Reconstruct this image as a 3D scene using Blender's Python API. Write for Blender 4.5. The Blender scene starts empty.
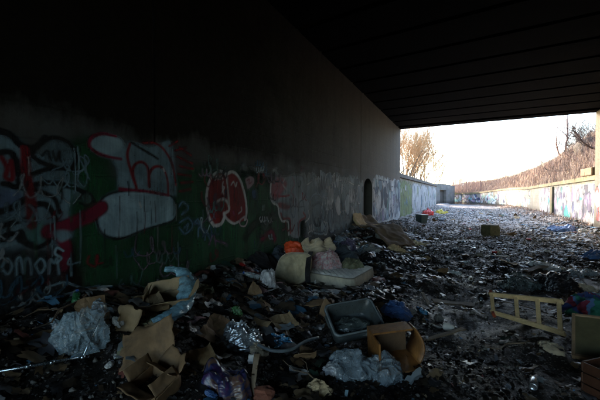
import bpy, bmesh, math, random
import numpy as np
from mathutils import Vector, Matrix, Euler

R = math.radians
rng = random.Random(7)
S = bpy.context.scene
COL = S.collection

# ------------------------------------------------------------------ camera, sky, sun, exposure
PSI, PITCH, F, CAMH = R(27.56), R(-1.07), 320.0, 1.6
cd = bpy.data.cameras.new("camera")
cd.sensor_width = 36.0
cd.lens = 36.0 * F / 600.0
cd.clip_start, cd.clip_end = 0.05, 3000
cam = bpy.data.objects.new("camera", cd)
COL.objects.link(cam)
cam.location = (0, 0, CAMH)
cam.rotation_euler = (R(90) + PITCH, 0, PSI)
S.camera = cam

SUN_EL, SUN_AZ = R(15), R(-52)          # azimuth clockwise from +Y (the tunnel axis)
w = bpy.data.worlds.new("World")
S.world = w
w.use_nodes = True
nt = w.node_tree
bg = nt.nodes["Background"]
sky = nt.nodes.new("ShaderNodeTexSky")
sky.sky_type = 'NISHITA'
sky.sun_disc = False
sky.sun_elevation = SUN_EL
sky.sun_rotation = SUN_AZ
sky.altitude = 10
sky.air_density = 1.0
sky.dust_density = 2.2
sky.ozone_density = 1.4
nt.links.new(sky.outputs[0], bg.inputs[0])
bg.inputs[1].default_value = 0.15
sl = bpy.data.lights.new("sun", 'SUN')
sl.energy = 1.2
sl.angle = R(8)
sl.color = (1.0, 0.80, 0.60)
so = bpy.data.objects.new("sun", sl)
COL.objects.link(so)
sd = Vector((math.sin(SUN_AZ) * math.cos(SUN_EL), math.cos(SUN_AZ) * math.cos(SUN_EL), math.sin(SUN_EL)))
so.rotation_euler = sd.to_track_quat('Z', 'Y').to_euler()
so.location = (-20, 20, 30)
S.view_settings.view_transform = 'Standard'
S.view_settings.look = 'None'
S.view_settings.gamma = 1.0
S.view_settings.use_curve_mapping = False
S.view_settings.exposure = 3.4
S.render.engine = 'CYCLES'
S.cycles.use_denoising = True
S.cycles.max_bounces = 8
S.cycles.diffuse_bounces = 5
S.cycles.transparent_max_bounces = 16
S.cycles.sample_clamp_indirect = 6.0

# ------------------------------------------------------------------ geometry helpers
CP, SP = math.cos(PSI), math.sin(PSI)
FW = Vector((-SP * math.cos(PITCH), CP * math.cos(PITCH), math.sin(PITCH)))
RT = Vector((CP, SP, 0))
UP = RT.cross(FW)
EYE = Vector((0, 0, CAMH))
XL, XR = -3.38, 4.73                    # inner faces of the two abutment walls

def ray(px, py):
    return FW + RT * ((px - 300) / F) + UP * ((200 - py) / F)

def at(px, py, h=0.0):
    d = ray(px, py)
    return EYE + d * ((h - CAMH) / d.z)

def onwall(px, py):
    d = ray(px, py)
    p = EYE + d * (XL / d.x)
    return (p.y, p.z)

def onwall_r(px, py):
    d = ray(px, py)
    p = EYE + d * (XR / d.x)
    return (p.y, p.z)

def _h(ix, iy, iz, s):
    n = (ix * 374761393 + iy * 668265263 + iz * 2147483647 + s * 1274126177) & 0xffffffff
    n = ((n ^ (n >> 13)) * 1274126177) & 0xffffffff
    n = ((n ^ (n >> 16)) * 2246822519) & 0xffffffff
    return ((n ^ (n >> 15)) & 0xffff) / 32767.5 - 1.0

def vn(p, s=0):
    p = np.asarray(p, dtype=float)
    i = np.floor(p).astype(np.int64)
    f = p - i
    f = f * f * f * (f * (f * 6 - 15) + 10)
    x, y, z = i[:, 0], i[:, 1], i[:, 2]
    r = 0
    for dx in (0, 1):
        for dy in (0, 1):
            for dz in (0, 1):
                wgt = (f[:, 0] if dx else 1 - f[:, 0]) * (f[:, 1] if dy else 1 - f[:, 1]) * (f[:, 2] if dz else 1 - f[:, 2])
                r = r + wgt * _h(x + dx, y + dy, z + dz, s)
    return r

def fbm(p, s=0, o=4, g=.5):
    p = np.asarray(p, dtype=float); r = 0; a = 1
    for k in range(o):
        r = r + a * vn(p, s + k * 17); p = p * 2.03 + 5.1; a *= g
    return r

def ridge(p, s=0, o=4, g=.55):
    p = np.asarray(p, dtype=float); r = 0; a = 1; t = 0
    for k in range(o):
        r = r + a * (1 - 2 * np.abs(vn(p, s + k * 17))); t += a; p = p * 2.1 + 3.7; a *= g
    return r / t

MX = at(352, 293, 0.0)                   # near corner of the mattress
def gz_np(x, y):
    x = np.asarray(x, float); y = np.asarray(y, float)
    P = np.stack([x, y, np.zeros_like(x)], 1)
    inside = 1 / (1 + np.exp(np.clip((y - 15.5) / .9, -50, 50)))
    mound = (0.36 + 0.36 * np.exp(-np.clip(y, 0, 99) / 2.6)) * np.exp(-((x - XL) / 1.25) ** 2) * inside
    mound += .22 * np.exp(-((x - XR) / 1.1) ** 2) * inside
    mound += .30 * np.exp(-((x - XR) / 1.0) ** 2 ) * (1 - inside) * np.exp(-((y - 30) / 30) ** 2)
    mound += .18 * np.exp(-((x - XL) / 1.0) ** 2) * (1 - inside)
    flat = np.exp(-(((x - (MX.x - .75)) / 1.1) ** 2 + ((y - (MX.y + .3)) / 1.1) ** 2) ** 2)
    lumps = .075 * fbm(P * 1.1, 3, 3) + .028 * ridge(P * 4.2, 9, 3)
    far = np.clip((np.hypot(x, y) - 60) / 40, 0, 1)
    return (mound * (1 - .85 * flat) + lumps * (1 - .8 * flat)) * (1 - far)

def gz(x, y):
    return float(gz_np([x], [y])[0])

def onground(px, py, lift=0.0):
    d = ray(px, py); t = np.linspace(1.0, 60, 2400)
    X = d.x * t; Y = d.y * t; Zr = CAMH + d.z * t
    hit = np.nonzero((Zr < gz_np(X, Y)) | (X < XL + .03))[0]
    i = hit[0] if len(hit) else len(t) - 1
    x = max(X[i], XL + .05)
    return Vector((x, Y[i], gz(x, Y[i]) + lift))

# ------------------------------------------------------------------ object helpers
def mesh_np(name, V, Fc, mat=None, parent=None, smooth=False, loc=None, rot=None, scale=None):
    me = bpy.data.meshes.new(name)
    V = np.asarray(V, dtype=float)
    if isinstance(Fc, np.ndarray) and Fc.ndim == 2:
        k = Fc.shape[1]; n = len(Fc)
        me.vertices.add(len(V)); me.vertices.foreach_set("co", V.ravel())
        me.loops.add(n * k); me.loops.foreach_set("vertex_index", Fc.ravel().astype(np.int32))
        me.polygons.add(n)
        me.polygons.foreach_set("loop_start", np.arange(0, n * k, k, dtype=np.int32))
        me.update(calc_edges=True); me.validate()
    else:
        me.from_pydata([tuple(v) for v in V], [], [tuple(int(q) for q in f) for f in Fc])
    if smooth:
        me.polygons.foreach_set("use_smooth", [True] * len(me.polygons))
    if mat: me.materials.append(mat)
    return link(name, me, parent, loc, rot, scale)

def link(name, data, parent=None, loc=None, rot=None, scale=None):
    o = bpy.data.objects.new(name, data)
    COL.objects.link(o)
    if parent: o.parent = parent
    if loc is not None: o.location = loc
    if rot is not None: o.rotation_euler = rot
    if scale is not None: o.scale = scale
    return o

def tag(o, label=None, cat=None, group=None, kind=None):
    if label: o['label'] = label
    if cat: o['category'] = cat
    if group: o['group'] = group
    if kind: o['kind'] = kind
    return o

def thing(name, label, cat, loc=(0, 0, 0), rot=(0, 0, 0), group=None):
    return tag(link(name, None, None, loc, rot), label, cat, group)

def grid_faces(nu, nv, wrap=False):
    a = np.arange(nu * nv).reshape(nu, nv)
    if wrap: a = np.concatenate([a, a[:, :1]], 1)
    return np.stack([a[:-1, :-1].ravel(), a[1:, :-1].ravel(), a[1:, 1:].ravel(), a[:-1, 1:].ravel()], 1)

def rbox(size, bev=.004, mat=None, name='box', parent=None, loc=None, rot=None, seg=1, wob=0, seed=0):
    bm = bmesh.new()
    bmesh.ops.create_cube(bm, size=1)
    for v in bm.verts: v.co = Vector((v.co.x * size[0], v.co.y * size[1], v.co.z * size[2]))
    if bev: bmesh.ops.bevel(bm, geom=bm.edges[:], offset=bev, segments=seg, affect='EDGES', profile=.6)
    if wob:
        bmesh.ops.subdivide_edges(bm, edges=bm.edges[:], cuts=2, use_grid_fill=True)
        P = np.array([v.co[:] for v in bm.verts])
        m = max(size)
        n = np.stack([fbm(P * 2.5 / m, seed + k, 2) for k in range(3)], 1) * wob
        for v, d in zip(bm.verts, n): v.co += Vector(d)
    me = bpy.data.meshes.new(name); bm.to_mesh(me); bm.free()
    if mat: me.materials.append(mat)
    return link(name, me, parent, loc, rot)

def tube(pts, rad, n=8, closed=False):
    pts = [Vector(p) for p in pts]
    rad = rad if hasattr(rad, '__len__') else [rad] * len(pts)
    V = []; Fc = []
    prev = None
    for i, p in enumerate(pts):
        t = (pts[min(i + 1, len(pts) - 1)] - pts[max(i - 1, 0)]).normalized()
        a = Vector((0, 0, 1)) if abs(t.z) < .9 else Vector((1, 0, 0))
        if prev is not None:
            u = (prev - t * prev.dot(t)); u = u.normalized() if u.length > 1e-4 else t.cross(a).normalized()
        else: u = t.cross(a).normalized()
        prev = u
        v = t.cross(u)
        for k in range(n):
            an = 2 * math.pi * k / n
            V.append(p + (u * math.cos(an) + v * math.sin(an)) * rad[i])
    for i in range(len(pts) - 1):
        for k in range(n):
            Fc.append((i * n + k, i * n + (k + 1) % n, (i + 1) * n + (k + 1) % n, (i + 1) * n + k))
    Fc.append(tuple(range(n))[::-1]); Fc.append(tuple((len(pts) - 1) * n + k for k in range(n)))
    return [v[:] for v in V], Fc

def lathe(prof, n=14):
    V = []; Fc = []
    for r, z in prof:
        for k in range(n):
            a = 2 * math.pi * k / n
            V.append((r * math.cos(a), r * math.sin(a), z))
    for i in range(len(prof) - 1):
        for k in range(n):
            Fc.append((i * n + k, i * n + (k + 1) % n, (i + 1) * n + (k + 1) % n, (i + 1) * n + k))
    return V, Fc

def ico(sub):
    bm = bmesh.new(); bmesh.ops.create_icosphere(bm, subdivisions=sub, radius=1)
    V = np.array([v.co[:] for v in bm.verts]); Fc = np.array([[v.index for v in f.verts] for f in bm.faces]); bm.free()
    return V, Fc
ICO = {k: ico(k) for k in (2, 3, 4, 5, 6)}

def bag(size, seed, sub=5, amp=.22, freq=1.7, sag=.5, neck=0.0):
    """crumpled bag: a ball with sharp folds, slumped onto the ground; origin at its base"""
    V, Fc = ICO[sub]
    V = V.copy()
    W_ = V * np.array([1, 1, .45]) * freq + seed * 3.3
    warp = np.stack([vn(W_ * .8, seed + 50 + k) for k in range(3)], 1)
    q = W_ + warp * .7
    cr = 1.25 * (1 - np.abs(vn(q, seed))) ** 7 + .6 * (1 - np.abs(vn(q * 2.1 + 3, seed + 1))) ** 7 + .12 * (1 - np.abs(vn(q * 4.3 + 1, seed + 2))) ** 4
    fl = ridge(q * 5.5, seed + 4, 2)
    r = 1 + amp * 1.1 * (cr - .55) + amp * .02 * fl + amp * 1.1 * fbm(V * .9 + seed, seed + 9, 2)
    V *= r[:, None]
    if neck:
        t = np.clip((V[:, 2] - .35) / .6, 0, 1)
        V[:, :2] *= (1 - .8 * t ** .6)[:, None]; V[:, 2] += neck * t
    V[:, 2] = np.where(V[:, 2] < -sag, -sag + (V[:, 2] + sag) * .12, V[:, 2])
    low = np.clip(-V[:, 2], 0, 1); V[:, :2] *= (1 + .22 * low)[:, None]
    V[:, 2] += sag
    V *= np.array(size) / np.array([np.ptp(V[:, 0]), np.ptp(V[:, 1]), V[:, 2].max()])
    return V, Fc

def heap(size, seed, nr=70, nt_=150, amp=.03, freq=9, dirn=0.5, stretch=3.0, power=1.6, irr=.25, ground=None):
    """a draped or slumped sheet of cloth; origin at the base centre"""
    r = np.linspace(0, 1, nr) ** .8; t = np.linspace(0, 2 * np.pi, nt_, endpoint=False)
    RR, TT = np.meshgrid(r, t, indexing='ij')
    c = np.stack([np.cos(t), np.sin(t), np.zeros_like(t) + seed], 1)
    out = 1 + irr * fbm(c * 1.3, seed, 3)
    out = out / out.mean() * .94
    X = RR * np.cos(TT) * out * size[0] / 2; Y = RR * np.sin(TT) * out * size[1] / 2
    P = np.stack([X.ravel(), Y.ravel(), np.full(X.size, seed * 1.7)], 1)
    ca, sa = math.cos(dirn), math.sin(dirn)
    U = np.stack([(P[:, 0] * ca + P[:, 1] * sa) / stretch, -P[:, 0] * sa + P[:, 1] * ca, P[:, 2]], 1)
    warp = fbm(P * 3.0, seed + 3, 2)
    U[:, 1] += warp * .09
    fold = ridge(U * freq, seed + 5, 4, .5)
    ms = max(size[0], size[1]); rr_ = RR.ravel()
    lump = fbm(P * (2.4 / ms), seed + 8, 3)
    Z = size[2] * np.clip(1 - rr_ ** (power + 1.6), 0, 1) ** .7 * (.88 + .38 * lump)
    V = np.stack([P[:, 0], P[:, 1], Z], 1)
    G3 = V.reshape(nr, nt_, 3)
    du = np.gradient(G3, axis=0); dv = np.roll(G3, -1, 1) - np.roll(G3, 1, 1)
    N = np.cross(du, dv).reshape(-1, 3); N /= np.linalg.norm(N, axis=1)[:, None] + 1e-12
    N[rr_ < .02] = (0, 0, 1)
    UZ = U + np.stack([0 * Z, Z * .8, Z * .5], 1)
    wz = np.stack([fbm(UZ * 4, seed + 21 + k, 2) for k in range(3)], 1) * .06
    k1 = (1 - np.abs(vn((UZ + wz) * freq, seed + 5))) ** 2.2
    k2 = (1 - np.abs(vn((UZ + wz) * freq * 2.3, seed + 6))) ** 2.5
    k3 = (1 - np.abs(vn((UZ + wz) * freq * 5, seed + 7))) ** 2
    fold = k1 + .5 * k2 + .2 * k3 - .85
    V = V + N * (amp * 1.15 * fold * np.clip(1.15 - rr_ ** 4, .15, 1))[:, None]
    V[:, 2] = np.where(rr_ > .995, -.05, np.maximum(V[:, 2], .004 * (1.5 + fold)))
    if ground is not None:
        V[:, 2] += ground(V[:, 0], V[:, 1])
    return V, grid_faces(nr, nt_, True)

# ------------------------------------------------------------------ materials
class NT:
    def __init__(s, name):
        s.m = bpy.data.materials.new(name); s.m.use_nodes = True
        s.t = s.m.node_tree; s.b = s.t.nodes["Principled BSDF"]; s.out = s.t.nodes["Material Output"]
    def n(s, ty, **kw):
        q = s.t.nodes.new(ty)
        for k, v in kw.items():
            if k in q.inputs: q.inputs[k].default_value = v
            else: setattr(q, k, v)
        return q
    def l(s, a, b): s.t.links.new(a, b)
    def noise(s, scale, detail=5, rough=.6, vec=None, dist=0):
        q = s.n("ShaderNodeTexNoise"); q.inputs['Scale'].default_value = scale
        q.inputs['Detail'].default_value = detail; q.inputs['Roughness'].default_value = rough
        q.inputs['Distortion'].default_value = dist
        if vec: s.l(vec, q.inputs['Vector'])
        return q.outputs['Fac']
    def ramp(s, fac, stops):
        q = s.n("ShaderNodeValToRGB"); e = q.color_ramp.elements
        while len(e) < len(stops): e.new(.5)
        for i, (p, c) in enumerate(stops):
            e[i].position = p; e[i].color = (c[0], c[1], c[2], 1) if hasattr(c, '__len__') else (c, c, c, 1)
        s.l(fac, q.inputs[0]); return q.outputs[0]
    def mix(s, fac, a, b, mode='MIX'):
        q = s.n("ShaderNodeMix", data_type='RGBA', blend_type=mode)
        for sock, v in ((q.inputs[0], fac), (q.inputs[6], a), (q.inputs[7], b)):
            if hasattr(v, 'is_output'): s.l(v, sock)
            elif hasattr(v, '__len__'): sock.default_value = (v[0], v[1], v[2], 1)
            else: sock.default_value = v
        return q.outputs[2]
    def math(s, op, a, b=0.0, clamp=False):
        q = s.n("ShaderNodeMath", operation=op, use_clamp=clamp)
        for sock, v in ((q.inputs[0], a), (q.inputs[1], b)):
            if hasattr(v, 'is_output'): s.l(v, sock)
            else: sock.default_value = v
        return q.outputs[0]
    def pos(s): return s.n("ShaderNodeNewGeometry").outputs['Position']
    def obj(s): return s.n("ShaderNodeTexCoord").outputs['Object']
    def scaled(s, vec, sc):
        q = s.n("ShaderNodeMapping"); q.inputs['Scale'].default_value = sc; s.l(vec, q.inputs[0]); return q.outputs[0]
    def bump(s, h, strength=.4, dist=.01):
        q = s.n("ShaderNodeBump"); q.inputs['Strength'].default_value = strength; q.inputs['Distance'].default_value = dist
        s.l(h, q.inputs['Height']); s.l(q.outputs[0], s.b.inputs['Normal'])
    def base(s, v):
        if hasattr(v, 'is_output'): s.l(v, s.b.inputs['Base Color'])
        else: s.b.inputs['Base Color'].default_value = (v[0], v[1], v[2], 1)
    def rough(s, v):
        if hasattr(v, 'is_output'): s.l(v, s.b.inputs['Roughness'])
        else: s.b.inputs['Roughness'].default_value = v

def simple(name, col, rough=.7, var=.35, scale=6, bump=.25, bscale=60, dirt=.35, metal=0, dist=.004, spec=.5, sheen=0):
    """colour with grain, blotches of grime and fine relief"""
    m = NT(name); v = m.obj()
    n1 = m.noise(scale, 5, .65, v); n2 = m.noise(scale * 7, 4, .6, v)
    dark = [c * (1 - var) for c in col]; lite = [min(1, c * (1 + var * .5)) for c in col]
    c = m.ramp(n1, [(.3, dark), (.7, lite)])
    d = m.math('MULTIPLY', m.ramp(m.noise(scale * .6, 6, .7, v, .6), [(.45, 0), (.68, 1)]), dirt)
    c = m.mix(d, c, (.035, .028, .02))
    c = m.mix(m.math('MULTIPLY', n2, .25), c, dark)
    m.base(c); m.rough(m.ramp(n2, [(.3, max(.03, rough - .12)), (.7, min(1, rough + .12))]))
    m.b.inputs['Metallic'].default_value = metal
    m.b.inputs['Specular IOR Level'].default_value = spec
    if sheen: m.b.inputs['Sheen Weight'].default_value = sheen
    if bump: m.bump(m.noise(bscale, 5, .65, v), bump, dist)
    return m.m

def film(name, col, alpha=.5, rough=.16, bscale=22):
    """thin translucent plastic"""
    m = NT(name); v = m.obj()
    n = m.noise(bscale * .3, 6, .7, v, 1.2)
    m.base(m.ramp(n, [(.35, [c * .75 for c in col]), (.65, col)]))
    m.b.inputs['Alpha'].default_value = alpha
    al = m.math('MULTIPLY', m.ramp(n, [(.32, .45), (.62, 1.1)]), alpha, True)
    m.l(al, m.b.inputs['Alpha'])
    m.rough(min(rough, .2)); m.b.inputs['Specular IOR Level'].default_value = .9
    q = m.noise(bscale * .55, 3, .55, v, 1.2)
    cre = m.math('POWER', m.math('SUBTRACT', 1.0, m.math('ABSOLUTE', m.math('MULTIPLY', m.math('SUBTRACT', q, .5), 5.0)), True), 3.0)
    m.bump(m.math('ADD', cre, m.math('MULTIPLY', m.noise(bscale * 2.5, 4, .6, v, 1), .1)), .3, .012)
    return m.m

def concrete(name, col, soot=0.0, soot_z=2.25, moss=0.0, streak=.5, top_col=(.05, .042, .034)):
    m = NT(name); p = m.pos()
    n1 = m.noise(.9, 7, .65, p); n2 = m.noise(14, 6, .65, p); n3 = m.noise(90, 3, .6, p)
    c = m.ramp(n1, [(.3, [x * .62 for x in col]), (.5, col), (.72, [min(1, x * 1.25) for x in col])])
    c = m.mix(m.math('MULTIPLY', n2, .5), c, [x * .7 for x in col])
    st = m.ramp(m.noise(1.0, 5, .7, m.scaled(p, (3.2, 3.2, .22))), [(.45, 0), (.66, 1)])
    c = m.mix(m.math('MULTIPLY', st, streak), c, (.055, .045, .035))
    # form-board lines
    sx = m.n("ShaderNodeSeparateXYZ"); m.l(p, sx.inputs[0])
    bl = m.math('PINGPONG', m.math('ADD', m.math('MULTIPLY', sx.outputs[2], 1 / .3), m.math('MULTIPLY', n1, .08)), .5)
    line = m.ramp(bl, [(.0, 1), (.05, 0)])
    c = m.mix(m.math('MULTIPLY', line, .35), c, (.03, .027, .022))
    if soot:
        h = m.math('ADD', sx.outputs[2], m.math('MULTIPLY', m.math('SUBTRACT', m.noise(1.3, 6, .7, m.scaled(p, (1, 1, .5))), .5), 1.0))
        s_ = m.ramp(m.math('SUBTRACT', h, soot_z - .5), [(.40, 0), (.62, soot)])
        near = m.ramp(m.math('MULTIPLY', m.math('ADD', sx.outputs[1], m.math('MULTIPLY', n1, 4)), 1 / 20.), [(.32, 0), (.85, 1)])  # mask rising toward the portal, for daylight painted into the wall colour
        tc = m.mix(near, top_col, (.078, .060, .044))  # soot stain, paled toward the portal by painted-in daylight
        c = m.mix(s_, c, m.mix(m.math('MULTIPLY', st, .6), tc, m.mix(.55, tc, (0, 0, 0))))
        c = m.mix(m.math('MULTIPLY', near, .6), c, m.mix(.5, c, (.24, .26, .25)))  # concrete paled there too, the same daylight put into its colour
    if moss:
        ms = m.ramp(m.noise(1.6, 6, .7, p), [(.46, 0), (.62, moss)])
        c = m.mix(ms, c, (.07, .10, .03))
    # damp dirt splashed along the foot of the wall
    ft = m.ramp(m.math('ADD', sx.outputs[2], m.math('MULTIPLY', n1, -.5)), [(.05, .75), (.45, 0)])
    c = m.mix(ft, c, (.03, .026, .02))
    m.base(c); m.rough(m.ramp(n2, [(.3, .7), (.7, .95)]))
    h2 = m.math('ADD', m.math('MULTIPLY', n2, .6), m.math('MULTIPLY', n3, .35))
    m.bump(m.math('SUBTRACT', h2, m.math('MULTIPLY', line, .5)), .6, .012)
    return m.m

def attr_mat(name, rough=.7, spec=.4, alpha=False, dark=1.0, bscale=80):
    m = NT(name)
    a = m.n("ShaderNodeAttribute", attribute_name='paint')
    v = m.pos()
    c = m.mix(m.math('MULTIPLY', m.noise(5, 5, .7, v), .45), a.outputs['Color'], m.mix(.55, a.outputs['Color'], (.03, .03, .028)))
    if alpha:
        grime = m.ramp(m.noise(1.7, 7, .72, v, .8), [(.38, 0), (.66, .5)])
        run = m.ramp(m.noise(1.2, 5, .7, m.scaled(v, (5, 5, .25))), [(.5, 0), (.68, .45)])
        c = m.mix(grime, c, (.018, .017, .015)); c = m.mix(run, c, (.02, .018, .015))
    m.base(c); m.rough(rough); m.b.inputs['Specular IOR Level'].default_value = spec
    if alpha:
        wear = m.ramp(m.noise(22, 7, .75, v), [(.28, .55), (.42, 1)])
        streak = m.ramp(m.noise(1.5, 5, .7, m.scaled(v, (4, 4, .3))), [(.3, .5), (.55, 1)])
        al = m.math('MULTIPLY', m.math('MULTIPLY', wear, streak), a.outputs['Alpha'])
        m.l(al, m.b.inputs['Alpha'])
    m.bump(m.noise(bscale, 4, .6, v), .3, .004)
    return m.m

M = {}
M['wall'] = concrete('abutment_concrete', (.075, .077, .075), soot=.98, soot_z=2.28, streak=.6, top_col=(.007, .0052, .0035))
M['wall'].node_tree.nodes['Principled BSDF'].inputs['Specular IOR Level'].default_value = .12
M['outer'] = concrete('weathered_concrete', (.20, .195, .19), moss=.35, streak=.4)
M['outer_moss'] = concrete('mossy_concrete', (.30, .30, .25), moss=.8, streak=.5)
M['coping'] = concrete('coping_concrete', (.20, .16, .10), moss=.7, streak=.5)
M['dark_coping'] = concrete('dark_coping_concrete', (.10, .095, .09), moss=.1, streak=.5)
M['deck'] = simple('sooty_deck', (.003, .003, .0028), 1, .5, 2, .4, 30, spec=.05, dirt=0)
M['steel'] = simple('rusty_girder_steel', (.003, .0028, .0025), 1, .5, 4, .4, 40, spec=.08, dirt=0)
M['graffiti'] = attr_mat('spray_paint', .7, .15, True)
M['scrap'] = attr_mat('litter_print', .55, .5)
M['card'] = simple('brown_cardboard', (.26, .16, .08), .8, .4, 5, .4, 40, .8)
M['card2'] = simple('pale_cardboard', (.40, .28, .15), .8, .35, 5, .4, 40, .65)
M['paper'] = simple('white_paper', (.62, .62, .60), .6, .25, 8, .2, 50, .35)
M['paper_blue'] = simple('blue_paper', (.07, .16, .38), .45, .3, 8, .2, 50, .3)
M['paper_pink'] = simple('faded_pink_paper', (.50, .32, .34), .6, .3, 8, .2, 50, .35)
M['wood'] = simple('weathered_wood', (.20, .145, .09), .7, .4, 9, .4, 50, .4)
M['ladder'] = simple('varnished_pine', (.88, .66, .36), .2, .25, 7, .2, 50, .2, spec=1)
M['redcap'] = simple('red_brown_paint', (.28, .06, .03), .4, .3, 12, .2, 50, .3)
M['drawer'] = simple('orange_veneer', (.36, .16, .045), .45, .5, 7, .3, 50, .75)
M['drawer_in'] = simple('drawer_inside', (.12, .07, .035), .7, .35, 6, .2, 50, .4)
M['chrome'] = simple('dull_chrome', (.45, .55, .62), .25, .3, 20, .1, 90, .25, metal=.9)
M['bag_clear'] = film('clear_plastic_film', (.50, .68, .78), .42, .12)
M['bag_grey'] = film('grey_plastic_film', (.28, .36, .42), .72, .18)
M['bag_dark'] = film('dark_plastic_film', (.10, .13, .13), .9, .25)
M['bag_white'] = film('white_plastic_film', (.72, .74, .76), .93, .35)
M['bag_black'] = film('black_plastic_film', (.02, .02, .024), 1.0, .22)
M['bag_blue'] = film('blue_plastic_film', (.07, .28, .50), .95, .3)
M['bag_green'] = film('green_plastic_film', (.12, .34, .12), .95, .35)
M['bag_purple'] = film('purple_plastic_film', (.20, .17, .28), .95, .3)
M['bag_red'] = film('red_plastic_film', (.75, .03, .02), 1.0, .35)
M['bag_yellow'] = film('yellow_plastic_film', (.72, .58, .04), 1.0, .35)
M['silver'] = simple('silver_wrapper', (.6, .66, .70), .2, .4, 14, .4, 60, .2, metal=.7)
M['tan'] = simple('tan_canvas', (.64, .54, .34), .9, .35, 4, .6, 90, .6, sheen=.3)
M['beige'] = simple('beige_fleece', (.58, .48, .33), .95, .25, 5, .6, 120, .3, sheen=.4)
M['orange'] = simple('orange_nylon', (.80, .085, .02), .5, .25, 6, .3, 100, .15)
M['navy'] = simple('dark_navy_cloth', (.035, .05, .065), .9, .3, 5, .5, 120, .3)
M['black_cloth'] = simple('black_cloth', (.012, .012, .014), .9, .3, 5, .5, 120, .2)
M['olive'] = simple('olive_cloth', (.17, .18, .11), .9, .3, 5, .5, 120, .35)
M['grey_cloth'] = simple('grey_cloth', (.22, .23, .23), .9, .3, 5, .5, 120, .35)
M['foam'] = simple('dirty_foam', (.60, .46, .27), .95, .3, 4, .6, 70, .4)
M['mattress'] = simple('stained_ticking', (.64, .58, .44), .9, .35, 3, .4, 90, .5)
M['mattress_top'] = simple('quilted_ticking', (.84, .84, .80), .85, .2, 3, .4, 150, .25)
M['piping'] = simple('mattress_piping', (.34, .31, .25), .8, .3, 8, .3, 120, .3)
M['stone'] = simple('rubble_stone', (.20, .19, .17), .9, .4, 6, .6, 30, .4, dist=.01)
M['mossblock'] = simple('mossy_block', (.15, .15, .08), .9, .5, 7, .6, 30, .4, dist=.01)
M['brick'] = simple('red_brick', (.28, .10, .06), .9, .35, 9, .5, 40, .4)
M['can'] = simple('dented_can', (.5, .52, .55), .28, .4, 18, .2, 60, .3, metal=.8)
M['can_red'] = simple('red_can', (.5, .03, .03), .3, .4, 18, .2, 60, .3, metal=.3)
M['bottle'] = film('clear_bottle', (.55, .65, .66), .55, .12)
M['bottle_green'] = film('green_bottle', (.04, .22, .08), .8, .1)
M['cap'] = simple('bottle_cap', (.05, .12, .45), .4, .2, 20, 0, 60, .2)
M['cup'] = simple('foam_cup', (.68, .66, .60), .6, .15, 12, .1, 60, .35)
M['bark'] = simple('grey_brown_bark', (.17, .125, .085), .9, .35, 8, .6, 40, .1)
M['twig'] = simple('golden_brown_twig', (.40, .24, .11), .8, .3, 8, .2, 40, 0)
M['twig_dark'] = simple('dark_twig', (.085, .06, .05), .85, .3, 8, .2, 40, 0)
M['twig_pink'] = simple('pinkish_bark', (.24, .14, .11), .85, .3, 8, .2, 40, 0)
M['fence'] = simple('weathered_pinkish_boards', (.34, .20, .15), .85, .35, 3, .4, 40, .15)
M['panel'] = simple('olive_painted_board', (.17, .15, .08), .6, .3, 4, .3, 60, .35)
M['panel_edge'] = simple('raw_board_edge', (.40, .27, .16), .7, .3, 9, .3, 60, .3)
M['mud_rock'] = simple('dark_bank_rock', (.075, .06, .05), .95, .5, 3, .7, 12, .4, dist=.03)
M['redwood'] = simple('dark_red_brown_wood', (.10, .038, .018), .6, .4, 5, .4, 60, .4)
M['mud'] = simple('brown_carpet', (.20, .145, .095), .95, .4, 5, .6, 60, .4)
M['tv'] = simple('dark_moulded_plastic', (.08, .10, .105), .35, .45, 6, .3, 60, .75)
M['tubrim'] = simple('grey_moulded_plastic', (.19, .23, .25), .35, .4, 6, .2, 60, .6)

def soil():
    m = NT('littered_soil'); p = m.pos()
    n1 = m.noise(1.2, 7, .7, p); n2 = m.noise(16, 7, .75, p); n3 = m.noise(60, 5, .7, p)
    sx = m.n("ShaderNodeSeparateXYZ"); m.l(p, sx.inputs[0])
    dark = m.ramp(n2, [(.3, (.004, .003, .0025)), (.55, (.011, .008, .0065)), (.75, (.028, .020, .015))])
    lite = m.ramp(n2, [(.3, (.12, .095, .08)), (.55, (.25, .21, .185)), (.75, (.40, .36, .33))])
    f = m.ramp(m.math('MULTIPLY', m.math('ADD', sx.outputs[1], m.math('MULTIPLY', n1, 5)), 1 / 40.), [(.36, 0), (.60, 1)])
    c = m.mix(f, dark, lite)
    vo = m.n("ShaderNodeTexVoronoi"); vo.inputs['Scale'].default_value = 75; m.l(p, vo.inputs['Vector'])
    pick = m.n("ShaderNodeSeparateColor"); m.l(vo.outputs['Color'], pick.inputs[0])
    spot = m.math('MULTIPLY', m.ramp(pick.outputs[0], [(.86, 0), (.9, 1)]), .7)
    c = m.mix(spot, c, m.mix(pick.outputs[1], (.12, .08, .05), (.30, .31, .32)))
    m.base(c); m.rough(m.ramp(n1, [(.35, .45), (.6, .85)]))
    m.bump(m.math('ADD', n2, m.math('MULTIPLY', n3, .5)), .9, .03)
    return m.m
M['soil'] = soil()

def bank():
    m = NT('dry_bank_soil'); p = m.pos()
    n1 = m.noise(.7, 6, .7, p); n2 = m.noise(9, 6, .7, p)
    c = m.ramp(n2, [(.3, (.08, .05, .035)), (.6, (.19, .125, .09)), (.8, (.30, .22, .165))])
    c = m.mix(m.ramp(n1, [(.45, 0), (.6, .5)]), c, (.10, .085, .06))
    m.base(c); m.rough(.95); m.bump(n2, .8, .05)
    return m.m
M['bank'] = bank()

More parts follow.
